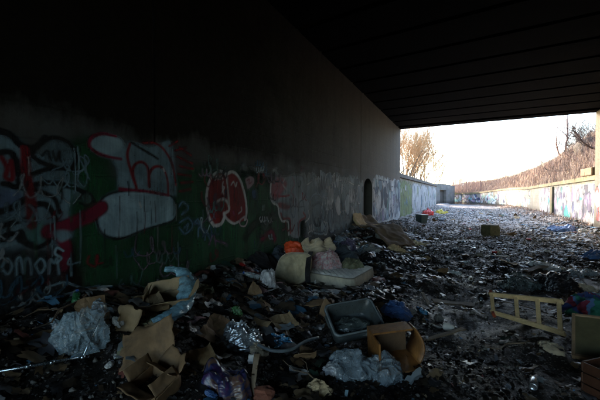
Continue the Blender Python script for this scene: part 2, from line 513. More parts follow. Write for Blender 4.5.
# ================================================================== THE SETTING
# --- ground: fine where it is near, coarse out to the horizon
def ground_sheet():
    xs = np.concatenate([np.linspace(-600, -30, 12), np.linspace(-26, -6, 12), np.arange(-5, 7.01, .07), np.linspace(8, 30, 12), np.linspace(60, 600, 10)])
    ys = np.concatenate([np.linspace(-600, -20, 12), np.linspace(-18, -3, 40), np.arange(-2.9, 9, .06), np.arange(9, 20, .11), np.arange(20, 60, .3), np.linspace(62, 110, 20), np.linspace(140, 900, 10)])
    X, Y = np.meshgrid(xs, ys, indexing='ij')
    Z = gz_np(X.ravel(), Y.ravel())
    k = (X.ravel() > -4.6) & (X.ravel() < 6)
    Z = np.where(k, Z, np.minimum(Z, 0) - .02)
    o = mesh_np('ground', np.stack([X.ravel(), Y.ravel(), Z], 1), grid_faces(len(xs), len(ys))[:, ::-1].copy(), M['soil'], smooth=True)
    tag(o, 'dark littered earth floor running out of the underpass', kind='structure')
ground_sheet()

YL0, YL1, YR1 = -11.0, 18.8, 17.6
# --- left abutment wall: concrete bays, one with an arched refuge niche
NY0, NY1, NTOP = 11.55, 12.75, 2.20
lw = thing('abutment_wall', 'long graffiti covered concrete wall with arched niche on the left of the underpass', 'wall', (XL, 0, 0))
def plain_bay(y0, y1, zt0, zt1):
    bm = bmesh.new()
    L = y1 - y0
    bmesh.ops.create_cube(bm, size=1)
    for v in bm.verts: v.co = Vector(((v.co.x - .5) * .7, y0 + (v.co.y + .5) * L, (v.co.z + .5) * 5.7 - .3))
    bmesh.ops.bevel(bm, geom=bm.edges[:], offset=.018, segments=1, affect='EDGES')
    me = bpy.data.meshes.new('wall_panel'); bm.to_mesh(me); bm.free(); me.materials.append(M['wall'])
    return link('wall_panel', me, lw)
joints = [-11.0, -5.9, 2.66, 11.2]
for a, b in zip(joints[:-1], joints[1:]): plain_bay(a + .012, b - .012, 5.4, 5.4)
def niche_bay(y0, y1):
    # front face outline with the arched opening cut in, extruded back; then the niche lining
    yc, hw = (NY0 + NY1) / 2, (NY1 - NY0) / 2
    arch = [(NY0, -.3)] + [(yc - hw * math.cos(a), NTOP - .38 + .38 * math.sin(a)) for a in np.linspace(0, math.pi, 13)] + [(NY1, -.3)]
    outer = [(y0, -.3), (y0, 5.4), (y1, 5.4), (y1, -.3)]
    loop = outer[::1] + arch[::-1]
    V = []; Fc = []
    n = len(arch)
    V += [(0, y, z) for y, z in arch]                              # 0..n-1 front arch
    V += [(-.5, y, z) for y, z in arch]                            # n..2n-1 back arch
    for i in range(n - 1): Fc.append((i, i + 1, n + i + 1, n + i))
    Fc.append(tuple(range(n, 2 * n))[::-1])                        # niche back
    o0 = len(V); V += [(0, y, z) for y, z in outer]                # o0.. o0+3
    m = n // 2
    Fc.append((o0, o0 + 1) + (m,) + tuple(range(m - 1, -1, -1)))
    Fc.append((o0 + 1, o0 + 2, m))
    Fc.append((o0 + 2, o0 + 3) + tuple(range(n - 1, m - 1, -1)))
    b0 = len(V); V += [(-.7, y, z) for y, z in outer]
    Fc += [(o0, b0, b0 + 1, o0 + 1), (o0 + 1, b0 + 1, b0 + 2, o0 + 2), (o0 + 2, b0 + 2, b0 + 3, o0 + 3), (b0, b0 + 3, b0 + 2, b0 + 1)]
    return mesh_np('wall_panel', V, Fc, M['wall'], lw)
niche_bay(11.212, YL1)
# worn hood round the niche
# ledge line where the upper lift of concrete starts
# --- right abutment wall
rw = thing('abutment_wall', 'end of the right hand underpass wall with blue white graffiti at the picture edge', 'wall', (XR, 0, 0))
for a, b in ((-11, -1.2), (-1.176, 6.6), (6.624, 13.2), (13.224, YR1)):
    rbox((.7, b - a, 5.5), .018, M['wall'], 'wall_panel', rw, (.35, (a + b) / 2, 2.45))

# --- bridge deck: slab on rusty girders spanning from wall to wall
dk = thing('bridge_deck', 'dark bridge deck on close set girders roofing the underpass', 'bridge', (0, 0, 0))
SK = math.atan2(YR1 - YL1, XR - XL)
ZL, ZR = 5.27, 5.00
TILT = -math.atan2(ZL - ZR, XR - XL)
def deck_piece(name, yc, wid, z0, z1, mat, ext=.55):
    V = []
    for x, yy, zz in ((XL - ext, YL1, ZL), (XR + ext, YR1, ZR)):
        off = yc - YL1
        yb = (YL1 if x < 0 else YR1) + off
        for dy in (-wid / 2, wid / 2):
            for z in (z0, z1): V.append((x, yb + dy, zz + z))
    Fc = [(0, 1, 3, 2), (4, 6, 7, 5), (0, 4, 5, 1), (2, 3, 7, 6), (0, 2, 6, 4), (1, 5, 7, 3)]
    return V, Fc
V, Fc = deck_piece('slab', (YL1 + YL0) / 2, YL1 - YL0, .18, .95, None)
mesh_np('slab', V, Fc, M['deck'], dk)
V, Fc = deck_piece('fascia_beam', YL1 - .28, .56, 0, .177, None)
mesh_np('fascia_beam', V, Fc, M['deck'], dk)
V, Fc = deck_piece('parapet', YL1 - .2, .3, .953, 1.9, None)
mesh_np('parapet', V, Fc, M['deck'], dk)
yy = YL1 - 1.5
while yy > YL0 + .6:
    Va, Fa = deck_piece('g', yy, .05, .03, .177, None)
    Vb, Fb = deck_piece('g', yy, 1.12, 0, .03, None)
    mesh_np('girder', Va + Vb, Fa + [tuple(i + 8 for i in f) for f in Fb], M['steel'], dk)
    yy -= 1.28
# --- retaining wall outside, left
rl = thing('retaining_wall', 'low mossy retaining wall with dark coping beyond the underpass on the left', 'wall', (XL - .12, 0, 0))
ys = [YL1 + .03, 24.0, 29.2, 34.4, 39.6, 44.5]
for a, b in zip(ys[:-1], ys[1:]):
    rbox((.4, b - a - .02, 2.85), .015, M['outer_moss'] if a < 25 else M['outer'], 'wall_panel', rl, (-.2, (a + b) / 2, 1.13))
    rbox((.52, b - a - .012, .24), .02, M['dark_coping'], 'coping', rl, (-.16, (a + b) / 2, 2.68))

# --- retaining wall outside, right: straight, then bending left across the end of the cutting
pts = [(XR + .10, YR1 + .03, 2.20), (XR + .10, 21.4, 2.16), (XR + .10, 25.4, 2.12), (XR + .10, 29.4, 2.08), (XR + .05, 33.2, 2.02)]
for px, py, h in ((509, 207.6, 2.1), (497, 206.3, 2.0), (488, 205.6, 1.85), (480, 205, 1.7), (470, 204.6, 1.62), (462, 204.2, 1.6), (453, 203.9, 1.6)):
    p = at(px, py, 0); pts.append((p.x, p.y, h))
rr = thing('retaining_wall', 'long graffiti covered retaining wall curving round the right of the cutting', 'wall', (0, 0, 0))
for i, (p, q) in enumerate(zip(pts[:-1], pts[1:])):
    d = Vector((q[0] - p[0], q[1] - p[1], 0)); L = d.length; d.normalize(); nrm = Vector((d.y, -d.x, 0))
    for nm, th, zb0, zb1, zt, mat, over in (('wall_panel', .4, -.3, -.3, 0, M['outer'], 0), ('coping', .55, .002, .002, .2, M['coping'], -.09)):
        V = []
        for P, e in ((p, .010), (q, -.010)):
            for tt in (over, th):
                for z in ((zb0 if nm == 'wall_panel' else P[2] + zb0), P[2] + zt):
                    V.append((P[0] + d.x * e + nrm.x * tt, P[1] + d.y * e + nrm.y * tt, z))
        mesh_np(nm, V, [(0, 1, 3, 2), (4, 6, 7, 5), (0, 4, 5, 1), (2, 3, 7, 6), (0, 2, 6, 4), (1, 5, 7, 3)], mat, rr)
# pilaster in the right wall and the broken end beam of its coping
rbox((.12, .55, 2.06), .02, M['coping'], 'pilaster', rr, (XR + .05, 25.4, 1.03))
rbox((.34, 1.5, .34), .03, M['mud'], 'end_beam', rr, (XR + .10, YR1 + .9, 2.575))

# --- dry bank above the right wall
def poly_at(t):
    """point and outward normal along the right wall, t in metres"""
    acc = 0
    for i, (p, q) in enumerate(zip(pts[:-1], pts[1:])):
        L = math.hypot(q[0] - p[0], q[1] - p[1])
        if t <= acc + L or i == len(pts) - 2:
            k = (t - acc) / L
            return [p[j] + (q[j] - p[j]) * k for j in range(3)]
        acc += L
TOT = sum(math.hypot(q[0] - p[0], q[1] - p[1]) for p, q in zip(pts[:-1], pts[1:]))
def nrm_at(t):
    t = min(max(t, 0), TOT)
    a = poly_at(max(0, t - 3)); b = poly_at(min(TOT, t + 3))
    d = Vector((b[0] - a[0], b[1] - a[1])).normalized(); return Vector((d.y, -d.x))
def bank_pt(t, s):
    p = poly_at(t); n = nrm_at(t); tc = min(max(t, 0), TOT)
    k = 1 - .73 * min(max((tc - 14) / (TOT - 14), 0), 1) ** 1.1
    prof = 7.8 * k * (1 - math.exp(-(s / 5.0) ** 1.2)) + .03 * s
    if s > 9: prof -= (s - 9) * .03
    return Vector((p[0] + n.x * (s + .38), p[1] + n.y * (s + .38), p[2] + .06 + prof))
ts = np.linspace(-4, TOT + 6, 90); ss = np.concatenate([np.linspace(0, 9, 34), np.linspace(10, 60, 20)])
B = np.array([bank_pt(t, s)[:] for t in ts for s in ss])
B[:, 2] += .22 * fbm(B * .5, 5, 4) * np.tile(np.clip(ss / 2, 0, 1), len(ts))
o = mesh_np('hillside', B, grid_faces(len(ts), len(ss)), M['bank'], smooth=True)
tag(o, 'dry earth bank rising above the right retaining wall', kind='structure')
# ground behind the left retaining wall and beyond the end of the cutting
def lb(x, y): return 2.35 + .45 * (1 - math.exp((x - XL + .5) / 6)) 
xs = np.linspace(XL - .5, -120, 40); ys2 = np.linspace(YL1 - .6, 46, 40)
B = np.array([(x, y, lb(x, y)) for x in xs for y in ys2]); B[:, 2] += .12 * fbm(B * .6, 8, 3)
o = mesh_np('hillside', B, grid_faces(len(xs), len(ys2)), M['bank'], smooth=True)
tag(o, 'flat scrubby ground behind the left retaining wall', kind='structure')

# --- end of the cutting: concrete end wall with dark opening, hoarding of upright boards
E0, E1 = at(435.5, 205.0, 0), at(454.5, 204.0, 0)
ew = thing('end_wall', 'pale grey concrete wall with dark opening closing the far end of the cutting', 'wall', E0)
d = (E1 - E0); L = d.length; ang = math.atan2(d.y, d.x); ew.rotation_euler = (0, 0, ang)
k = L / 19.0
for x0, x1, zb, zt in ((0, 4 * k, -.3, 3.1), (4 * k + .02, 10 * k, 2.2, 3.15), (10 * k + .02, 14.5 * k, -.3, 3.05), (14.5 * k + .02, 19 * k, -.3, 2.9)):
    rbox((x1 - x0, .45, zt - zb), .02, M['outer'], 'wall_panel', ew, ((x0 + x1) / 2, .2, (zt + zb) / 2), (0, 0, .002))
rbox((9 * k, .1, 2.5), 0, M['dark_coping'], 'door', ew, (7 * k, .5, .95))
H0, H1 = at(452.5, 194, 1.62), at(478, 194, 1.62)
H0 = at(452.5, 203.9, 0); H1 = at(477, 204.7, 0)
hf = thing('hoarding', 'tall fence of pinkish upright boards above the far wall', 'fence', (0, 0, 0))
p0 = Vector((H0.x, H0.y + .9, 1.55)); p1 = Vector((H1.x + .5, H1.y + .9, 1.62))
n = 22
dv = (p1 - p0)
for i in range(n):
    c = p0 + dv * ((i + .5) / n)
    h = (2.45 if i < 8 else 2.0 if i < 15 else 2.15) + rng.uniform(-.05, .05)
    if i in (8, 14): continue
    rbox((dv.length / n * .62, .04, h), .006, M['fence'], 'board', hf, (c.x, c.y, c.z + h / 2), (rng.uniform(-.02, .02), rng.uniform(-.025, .025), math.atan2(dv.y, dv.x)))
for i in range(5):
    c = p0 + dv * (i / 4)
    rbox((.12, .12, 2.0), .01, M['fence'], 'post', hf, (c.x, c.y + .10, c.z + 1.0), (0, 0, math.atan2(dv.y, dv.x)))

# --- dry grass and reeds on the bank
def blades(name, n, sampler, hmin, hmax, wid, cols, label):
    V = np.zeros((n * 5, 3)); C = np.zeros((n * 5, 4)); nr = np.random.RandomState(5)
    base = sampler(n, nr)
    h = hmin + (hmax - hmin) * nr.rand(n) ** 1.8
    a = nr.rand(n) * 6.283; lean = nr.rand(n) ** 1.2 * .9; la = nr.rand(n) * 6.283
    dx = np.cos(a) * wid; dy = np.sin(a) * wid
    lx = np.cos(la) * lean * h; ly = np.sin(la) * lean * h
    for k, (t, ww) in enumerate(((0, 1), (0, -1), (.55, .8), (.55, -.8), (1, 0))):
        V[k::5, 0] = base[:, 0] + dx * ww + lx * t * t
        V[k::5, 1] = base[:, 1] + dy * ww + ly * t * t
        V[k::5, 2] = base[:, 2] + h * t * (1 - .25 * lean * t) - .03
    ci = nr.randint(0, len(cols), n); cc = np.array(cols)[ci] * (.7 + .6 * nr.rand(n, 1))
    for k in range(5): C[k::5, :3] = cc; C[k::5, 3] = 1
    i = np.arange(n) * 5
    T = np.concatenate([np.stack([i, i + 1, i + 3], 1), np.stack([i, i + 3, i + 2], 1), np.stack([i + 2, i + 3, i + 4], 1)])
    o = mesh_np(name, V, T, M['scrap'])
    ca = o.data.color_attributes.new('paint', 'FLOAT_COLOR', 'POINT'); ca.data.foreach_set('color', C.ravel())
    return tag(o, label, 'grass', kind='stuff')
def s_bank(n, nr):
    m = 9000
    t = nr.rand(m) * (TOT + 4) - 2; s = .05 + 9 * nr.rand(m) ** .9
    Q = np.array([bank_pt(a, b)[:] for a, b in zip(t, s)])
    idx = nr.randint(0, m, n)
    out = Q[idx] + np.stack([nr.normal(0, .35, n), nr.normal(0, .35, n), -.35 * nr.rand(n) ** 3], 1)
    out[:, 0] = np.maximum(out[:, 0], -99)
    return out
DRY = [(.34, .215, .15), (.27, .155, .11), (.42, .29, .21), (.20, .115, .08), (.35, .21, .17), (.10, .06, .045)]
blades('dry_grass', 150000, s_bank, .10, .85, .007, DRY, 'dry pinkish brown grass covering the bank above the right wall')
def s_left(n, nr):
    return np.stack([XL - .6 - 5 * nr.rand(n), YL1 + .5 + 26 * nr.rand(n), np.full(n, 2.42)], 1)
blades('dry_grass', 7000, s_left, .1, .7, .012, DRY, 'thin dry grass on the ground behind the left wall')
def s_foot(n, nr):
    m = 1500; t = nr.rand(m) * TOT; Q = np.array([[*poly_at(a)[:2]] for a in t]); N = np.array([nrm_at(a)[:] for a in t])
    idx = nr.randint(0, m, n); off = .1 + 1.2 * nr.rand(n) ** 2
    x = Q[idx, 0] - N[idx, 0] * off + nr.normal(0, .1, n); y = Q[idx, 1] - N[idx, 1] * off
    x = np.minimum(x, XR)
    return np.stack([x, y, gz_np(x, y) - .02], 1)
blades('dry_grass', 5000, s_foot, .05, .3, .012, DRY, 'strip of dead grass along the foot of the right retaining wall')

# --- bare trees
def branches(base, dirv, length, rad, depth, nr, spread=.55, up=.15, kids=4, nseg=5, wob=.18, minr=.006):
    out = []
    def rec(p, d, L, r, dep):
        ps = [p.copy()]; rs = [r]
        seg = nseg if dep > 0 else 3
        for i in range(seg):
            d = (d + Vector((nr.uniform(-1, 1), nr.uniform(-1, 1), nr.uniform(-.6, 1) * .6)) * wob + Vector((0, 0, up * .3))).normalized()
            p = p + d * (L / seg); ps.append(p.copy()); rs.append(max(minr * .6, r * (1 - .75 * (i + 1) / seg)))
        out.append((dep, ps, rs))
        if dep > 0:
            for k in range(kids + (dep > 1)):
                f = nr.uniform(.25, 1.0); j = min(int(f * seg), seg - 1)
                q = ps[j].lerp(ps[j + 1], f * seg - j)
                ax = Vector((nr.uniform(-1, 1), nr.uniform(-1, 1), nr.uniform(-.3, .9))).normalized()
                nd = (d * (1 - spread) + ax * spread + Vector((0, 0, up))).normalized()
                rec(q, nd, L * nr.uniform(.38, .68), max(minr, rs[j] * .55), dep - 1)
    rec(Vector(base), Vector(dirv).normalized(), length, rad, depth)
    return out
def bare_tree(name, loc, stems, depth, seed, mt, mb, label, cat='tree', group=None, minr=.007, kids=4, spread=.55, up=.15):
    nr = random.Random(seed)
    t = thing(name, label, cat, loc, group=group)
    TV, TF, BV, BF = [], [], [], []
    for (dx, dy, dz, L, r) in stems:
        for dep, ps, rs in branches((dx * .12, dy * .12, -.1), (dx, dy, dz), L, r, depth, nr, spread, up, kids, minr=minr):
            big = dep == depth
            v, f = tube(ps, rs, 6 if big else (4 if dep > 0 else 3))
            A, Bf = (TV, TF) if big else (BV, BF)
            o_ = len(A); A += v; Bf += [tuple(i + o_ for i in q) for q in f]
    mesh_np('trunk', TV, TF, mt, t, True); mesh_np('crown', BV, BF, mb, t)
    return t
LT = [(-4.6, 27.5, 4.5), (-5.4, 33.0, 5.2), (-4.8, 38.0, 5.6), (-6.6, 42.5, 6.4), (-5.0, 45.2, 5.4), (-9.5, 44.6, 6.4), (-7.8, 36.5, 6.5), (-4.4, 31.0, 4.2), (-4.6, 56, 6.5), (-6.5, 66, 8.0)]
LL = ['nearest slender bare tree rising behind the dark coping left of the opening', 'bare forked tree with golden twigs behind the left wall, second from the bridge',
      'bushy bare tree with upright golden twigs behind the middle of the left wall', 'tall bare spreading tree farther back behind the left wall',
      'bare tree at the far end of the left wall leaning over the cutting', 'farthest left bare tree, seen only through the twigs of the others',
      'broad bare tree behind the forked one left of the opening', 'short twiggy bare tree close behind the dark coping',
      'hazy bare tree standing behind the pale end wall', 'largest far bare tree rising behind the pale end wall']
for i, (x, y, H) in enumerate(LT):
    r2 = random.Random(i + 40)
    st = [(r2.uniform(-.35, .75), r2.uniform(-.4, .4), 1, H * r2.uniform(.7, .95), .05 + .008 * H * r2.random()) for _ in range(4)]
    bare_tree('bare_tree', (x, y, lb(x, y) - .02), st, 3, 100 + i, M['bark'], M['twig'], LL[i], group='bare trees behind the left wall', minr=.0095, kids=5, spread=.56, up=.16)
# two thin dead trees on the crest and the scrub on the right
def on_bank(px, py):
    best = None
    d = ray(px, py)
    for t in np.linspace(0, TOT, 140):
        for s in np.linspace(.2, 12, 50):
            p = bank_pt(t, s); q = EYE + d * ((p - EYE).dot(d) / d.dot(d))
            e = (p - q).length
            if best is None or e < best[0] - .02: best = (e, p)
    return best[1]
p = on_bank(561, 153)
bare_tree('dead_tree', p, [(-.02, .02, 1, 5.2, .11)], 1, 5, M['twig_pink'], M['twig_pink'], 'straight thin dead tree standing on the crest of the right bank', group='dead trees on the bank crest', kids=6, minr=.03, spread=.7, up=.2)
p = on_bank(558, 155)
bare_tree('dead_tree', p, [(-.45, -.1, 1, 3.4, .08)], 1, 9, M['twig_pink'], M['twig_pink'], 'shorter dead tree leaning left on the crest of the right bank', group='dead trees on the bank crest', kids=5, minr=.025, spread=.7, up=.1)
SH = [(572, 151, 1.6, .10), (580, 146, 2.2, 0), (588, 142, 2.9, 0), (596, 146, 3.0, 0), (578, 158, 1.6, 0), (592, 160, 1.9, 0), (545, 163, 1.0, 0), (525, 171, 1.0, 0), (505, 178, .9, 0), (490, 183, .9, 0)]
SL = ['left edge thicket bush on the crest of the right bank', 'dense twiggy bush on the crest left of the tallest bush', 'tallest dark twiggy bush at the top right of the bank', 'tall tangled bush at the right picture edge', 'low bramble bush below the crest bushes', 'low bramble bush just above the coping at the right', 'small bare bush halfway along the bank crest', 'small bare bush on the bank left of the dead trees', 'small faint bush on the far part of the bank', 'farthest small bush on the bank near the board fence']
for i, ((px, py, H, _), lab) in enumerate(zip(SH, SL)):
    p = on_bank(px, py); r2 = random.Random(i + 80)
    st = [(r2.uniform(-1, 1), r2.uniform(-1, 1), r2.uniform(.5, 1.2), H * r2.uniform(.45, .8), .03) for _ in range(7 if H > 1.5 else 5)]
    bare_tree('bush', p, st, 2, 200 + i, M['twig_dark'] if H > 1.5 else M['twig_pink'], M['twig_dark'] if H > 1.5 else M['twig_pink'], lab, 'bush', 'scrub bushes on the right bank', minr=.010, kids=6, spread=.6, up=.05)
# rocks on the crest
V, Fc = ICO[3]
for i, (px, py, s, lab) in enumerate(((590, 148, .8, 'large grey brown rock on the bank crest among the bushes'), (576, 151, .45, 'smaller rock on the bank crest left of the large one'))):
    p = on_bank(px, py); q = V * (1 + .35 * ridge(V * 1.2 + i * 5, 4 + i, 4))[:, None] * np.array([s, s, s * .8])
    tag(mesh_np('rock', q, Fc, M['mud_rock'], loc=p), lab, 'rock', 'rocks on the bank crest')
# fallen limbs hanging over the right wall
def limb(name, pts_, r0, seed, label):
    nr = random.Random(seed); P = [Vector(q) for q in pts_]
    base = P[0]; t = thing(name, label, 'branch', base)
    L = [q - base for q in P]
    v, f = tube(L, [r0 * (1 - .7 * i / (len(L) - 1)) for i in range(len(L))], 6)
    mesh_np('limb', v, f, M['twig_dark'], t, True)
    BV, BF = [], []
    for i in range(1, len(L)):
        for _ in range(3):
            for dep, ps, rs in branches(L[i], (L[i] - L[i - 1]).normalized() + Vector((nr.uniform(-1, 1), nr.uniform(-1, 1), nr.uniform(-.4, 1))) * .7, nr.uniform(.4, 1.1), r0 * .35, 1, nr, kids=3, minr=.006):
                v, f = tube(ps, rs, 3); o_ = len(BV); BV += v; BF += [tuple(k + o_ for k in q) for q in f]
    mesh_np('twigs', BV, BF, M['twig_dark'], t)
def dpt(px, py, dep):
    d = ray(px, py); return EYE + d * (dep / d.dot(FW))
limb('bare_branch', [dpt(606, 150, 19), dpt(598, 150, 18.8), dpt(590, 147, 18.6), dpt(583, 142, 18.4), dpt(577, 134, 18.3), dpt(573, 131, 18.2)], .07, 3, 'dark bare branch arching in from the right over the bank')
limb('bare_branch', [dpt(604, 163, 20), dpt(592, 166, 20.5), dpt(578, 169, 21), dpt(562, 171, 21.5), dpt(548, 170, 22)], .04, 4, 'long thin bare branch lying out over the right coping')

# ================================================================== GRAFFITI
def spline(P, n=8, closed=False):
    P = [np.array(p, float) for p in P]
    if len(P) < 3: return np.array(P)
    Q = ([P[-1]] + P + [P[0], P[1]]) if closed else ([2 * P[0] - P[1]] + P + [2 * P[-1] - P[-2]])
    out = []
    for i in range(1, len(Q) - 2):
        a, b, c, d_ = Q[i - 1:i + 3]
        for t in np.linspace(0, 1, n, endpoint=False):
            out.append(.5 * (2 * b + (c - a) * t + (2 * a - 5 * b + 4 * c - d_) * t * t + (3 * b - a - 3 * c + d_) * t ** 3))
    out.append(Q[-2])
    return np.array(out)
def seg_dist(G, L):
    D = np.full(len(G), 1e9)
    for a, b in zip(L[:-1], L[1:]):
        ab = b - a; q = ab.dot(ab) + 1e-12
        t = np.clip(((G - a) @ ab) / q, 0, 1)
        D = np.minimum(D, np.hypot(*(G - a - t[:, None] * ab).T))
    return D
def in_poly(G, L):
    c = np.zeros(len(G), bool); x, y = G[:, 0], G[:, 1]
    for (x0, y0), (x1, y1) in zip(L, np.roll(L, -1, 0)):
        if y0 == y1: continue
        k = ((y0 > y) != (y1 > y)) & (x < (x1 - x0) * (y - y0) / (y1 - y0) + x0)
        c ^= k
    return c
NG = 0
def graffiti(parent, prims, res, place, layer, label=None, seed=0, rag=0.0):
    """prims: ('f', pts, col, soft[, strength]) filled outline, ('s', pts, width, col[, soft]) spray stroke; pts in wall metres"""
    global NG
    allp = np.concatenate([np.array(q[1], float) for q in prims])
    pad = .12
    y0, z0 = allp.min(0) - pad; y1, z1 = allp.max(0) + pad
    z0 = max(z0, .02)
    ny, nz = int((y1 - y0) / res) + 2, int((z1 - z0) / res) + 2
    gy, gz_ = np.meshgrid(np.linspace(y0, y1, ny), np.linspace(z0, z1, nz), indexing='ij')
    G = np.stack([gy.ravel(), gz_.ravel()], 1)
    P3 = np.stack([G[:, 0], G[:, 1], np.full(len(G), seed * 1.3)], 1)
    jit = np.stack([fbm(P3 * 2.2, seed, 2), fbm(P3 * 2.2, seed + 5, 2)], 1) * .012
    rg = fbm(P3 * 5, seed + 2, 4) * rag if rag else 0
    col = np.zeros((len(G), 3)); al = np.zeros(len(G))
    for q in prims:
        if q[0] == 'f':
            L = spline(q[1], 6, True); D = seg_dist(G + jit, L); ins = in_poly(G + jit, L[:-1])
            sd_ = np.where(ins, -D, D) + rg; soft = q[3]
            a = np.clip(.5 - sd_ / (2 * soft), 0, 1); c = q[2]
            if len(q) > 4: a = a * q[4]
        else:
            L = spline(q[1], 7); D = seg_dist(G + jit, L)
            wv = q[2] / 2 * (1 + .18 * fbm(P3 * 6, seed + 7, 2)); soft = q[4] if len(q) > 4 else .009
            a = np.clip(.5 - (D - wv) / (2 * soft), 0, 1); c = q[3]
        a = a * a * (3 - 2 * a)
        na = a + al * (1 - a)
        col = np.where(na[:, None] > 1e-5, (np.array(c) * a[:, None] + col * (al * (1 - a))[:, None]) / np.maximum(na, 1e-5)[:, None], col)
        al = na
    Fq = grid_faces(ny, nz)
    keep = al[Fq].max(1) > .02
    Fq = Fq[keep]
    used = np.unique(Fq); remap = np.full(len(G), -1); remap[used] = np.arange(len(used))
    V = np.array(place(G[used, 0], G[used, 1], .003 + .0015 * layer)).T
    o = mesh_np('graffiti', V, remap[Fq], M['graffiti'], parent)
    ca = o.data.color_attributes.new('paint', 'FLOAT_COLOR', 'POINT')
    C = np.concatenate([col[used], al[used][:, None]], 1); ca.data.foreach_set('color', C.ravel())
    if label: o['label'] = label
    NG += 1
    return o
def pl_left(y, z, off): return (np.full_like(y, off), y, z)
def pl_lout(y, z, off): return (np.full_like(y, off), y, z)
def pl_right(y, z, off): return (np.full_like(y, -off), y, z)
def Z(ox, oy, sc, P): return [onwall(ox + x / sc, oy + y / sc) for x, y in P]

GREEN, DGREEN = (.008, .088, .030), (.006, .030, .012)
ICE, ICE2, BLK, RED, DRED, WHT, MAR = (.38, .56, .64), (.22, .34, .40), (.006, .006, .008), (.26, .010, .018), (.22, .006, .014), (.74, .75, .74), (.22, .006, .035)
# green field
graffiti(lw, [('f', Z(0, 0, 1, [(62, 150), (100, 142), (112, 178), (140, 190), (170, 178), (205, 165), (240, 168), (275, 176), (300, 186), (305, 240), (290, 262), (240, 285), (180, 300), (120, 300), (70, 300), (58, 240)]), GREEN, .09, .85),
              ('f', Z(0, 0, 1, [(200, 230), (235, 215), (262, 222), (268, 245), (240, 262), (205, 262)]), (.014, .11, .04), .06, .8)], .022, pl_left, 0, 'broad patch of green background paint', 1, .05)
# far-left big piece
TG0 = [(.28, .40, .46), (.16, .008, .016), (.01, .01, .012), (.40, .42, .42), (.02, .10, .04), (.14, .22, .26)]
graffiti(lw, [('f', Z(0, 0, 1, [(-30, 250), (40, 248), (62, 262), (66, 330), (-30, 400)]), (.022, .026, .030), .06, .95),
              ('s', Z(0, 0, 1, [(62, 250), (70, 275), (80, 300)]), .16, (.07, .008, .018), .04)], .03, pl_left, 0, 'dark grey and maroon paint low on the wall', 14, .06)
z6 = (0, 120, 2.86)
f1 = Z(*z6, [(-40, 70), (40, 50), (95, 95), (150, 50), (205, 75), (218, 115), (190, 150), (235, 190), (200, 250), (205, 330), (150, 365), (60, 365), (-40, 360)])
graffiti(lw, [('f', f1, ICE2, .05, .75),
    ('f', Z(*z6, [(70, 300), (100, 285), (130, 300), (135, 345), (100, 358), (65, 345)]), (.10, .26, .24), .03, .9),
    ('f', Z(*z6, [(0, 200), (50, 210), (60, 240), (20, 265), (-20, 255)]), (.12, .18, .30), .03, .9),
    ('s', Z(*z6, [(-10, 30), (30, 45), (60, 75), (100, 80), (130, 52)]), .06, BLK),
    ('s', Z(*z6, [(90, 100), (110, 75), (150, 52), (195, 65), (216, 100), (205, 130), (170, 138), (120, 125), (95, 108)]), .045, BLK),
    ('s', Z(*z6, [(-20, 100), (30, 95), (50, 140), (55, 190), (10, 185)]), .055, BLK),
    ('s', Z(*z6, [(5, 110), (20, 140), (15, 165), (35, 170), (30, 120)]), .035, DRED),
    ('s', Z(*z6, [(85, 190), (130, 182), (180, 185), (225, 200), (262, 235)]), .05, BLK),
    ('s', Z(*z6, [(90, 200), (110, 205), (150, 225), (165, 265)]), .04, BLK),
    ('s', Z(*z6, [(-20, 270), (30, 250), (75, 225), (90, 240), (130, 245), (155, 290), (150, 330), (110, 362), (70, 350), (55, 320)]), .05, BLK),
    ('s', Z(*z6, [(-20, 310), (40, 290), (90, 280)]), .045, BLK), ('s', Z(*z6, [(-20, 350), (30, 325), (60, 345), (100, 365)]), .045, BLK),
    ('s', Z(*z6, [(70, 85), (76, 150), (82, 220), (86, 300)]), .07, DRED, .012),
    ('s', Z(*z6, [(95, 155), (150, 140), (220, 140)]), .04, BLK), ('s', Z(*z6, [(120, 105), (135, 90), (145, 118)]), .022, BLK),
    ('s', Z(*z6, [(150, 92), (160, 118), (170, 90), (172, 118), (190, 112)]), .022, BLK)],
    .011, pl_left, 1, 'large tangled piece in pale blue with black and dark red outlines', 2, .01)
graffiti(lw, [('s', Z(*z6, [(140, 320), (200, 300), (245, 280), (290, 250)]), .13, MAR, .02), ('s', Z(*z6, [(165, 330), (190, 370), (180, 420)]), .10, MAR, .02),
    ('f', Z(*z6, [(150, 320), (190, 318), (205, 335), (170, 350)]), ICE2, .02), ('f', Z(*z6, [(225, 225), (240, 207), (258, 215), (262, 235), (245, 245)]), (.08, .14, .12), .02),
    ('s', Z(*z6, [(225, 225), (240, 207), (258, 215), (262, 235), (245, 245), (228, 238)]), .02, BLK)], .012, pl_left, 2, 'dark red swooping arrow with small black ring', 3)
z2 = (0, 110, 2)
graffiti(lw, [('s', Z(*z2, [(2, 315), (12, 298), (22, 312), (14, 330), (4, 322)]), .022, ICE2), ('s', Z(*z2, [(30, 332), (32, 302), (40, 298), (44, 328), (50, 300), (58, 302), (60, 330)]), .022, ICE2),
    ('s', Z(*z2, [(68, 310), (80, 298), (88, 312), (78, 328), (68, 312)]), .022, ICE2), ('s', Z(*z2, [(96, 328), (98, 300), (106, 306), (112, 298), (116, 328)]), .022, ICE2),
    ('s', Z(*z2, [(124, 282), (112, 276), (108, 288), (120, 296), (112, 306)]), .022, ICE), ('s', Z(*z2, [(140, 330), (138, 296), (134, 308), (156, 304)]), .022, ICE2),
    ('s', Z(*z2, [(100, 352), (130, 345), (165, 356), (200, 352)]), .02, ICE2)], .010, pl_left, 3, 'thin pale handwritten tag', 4)
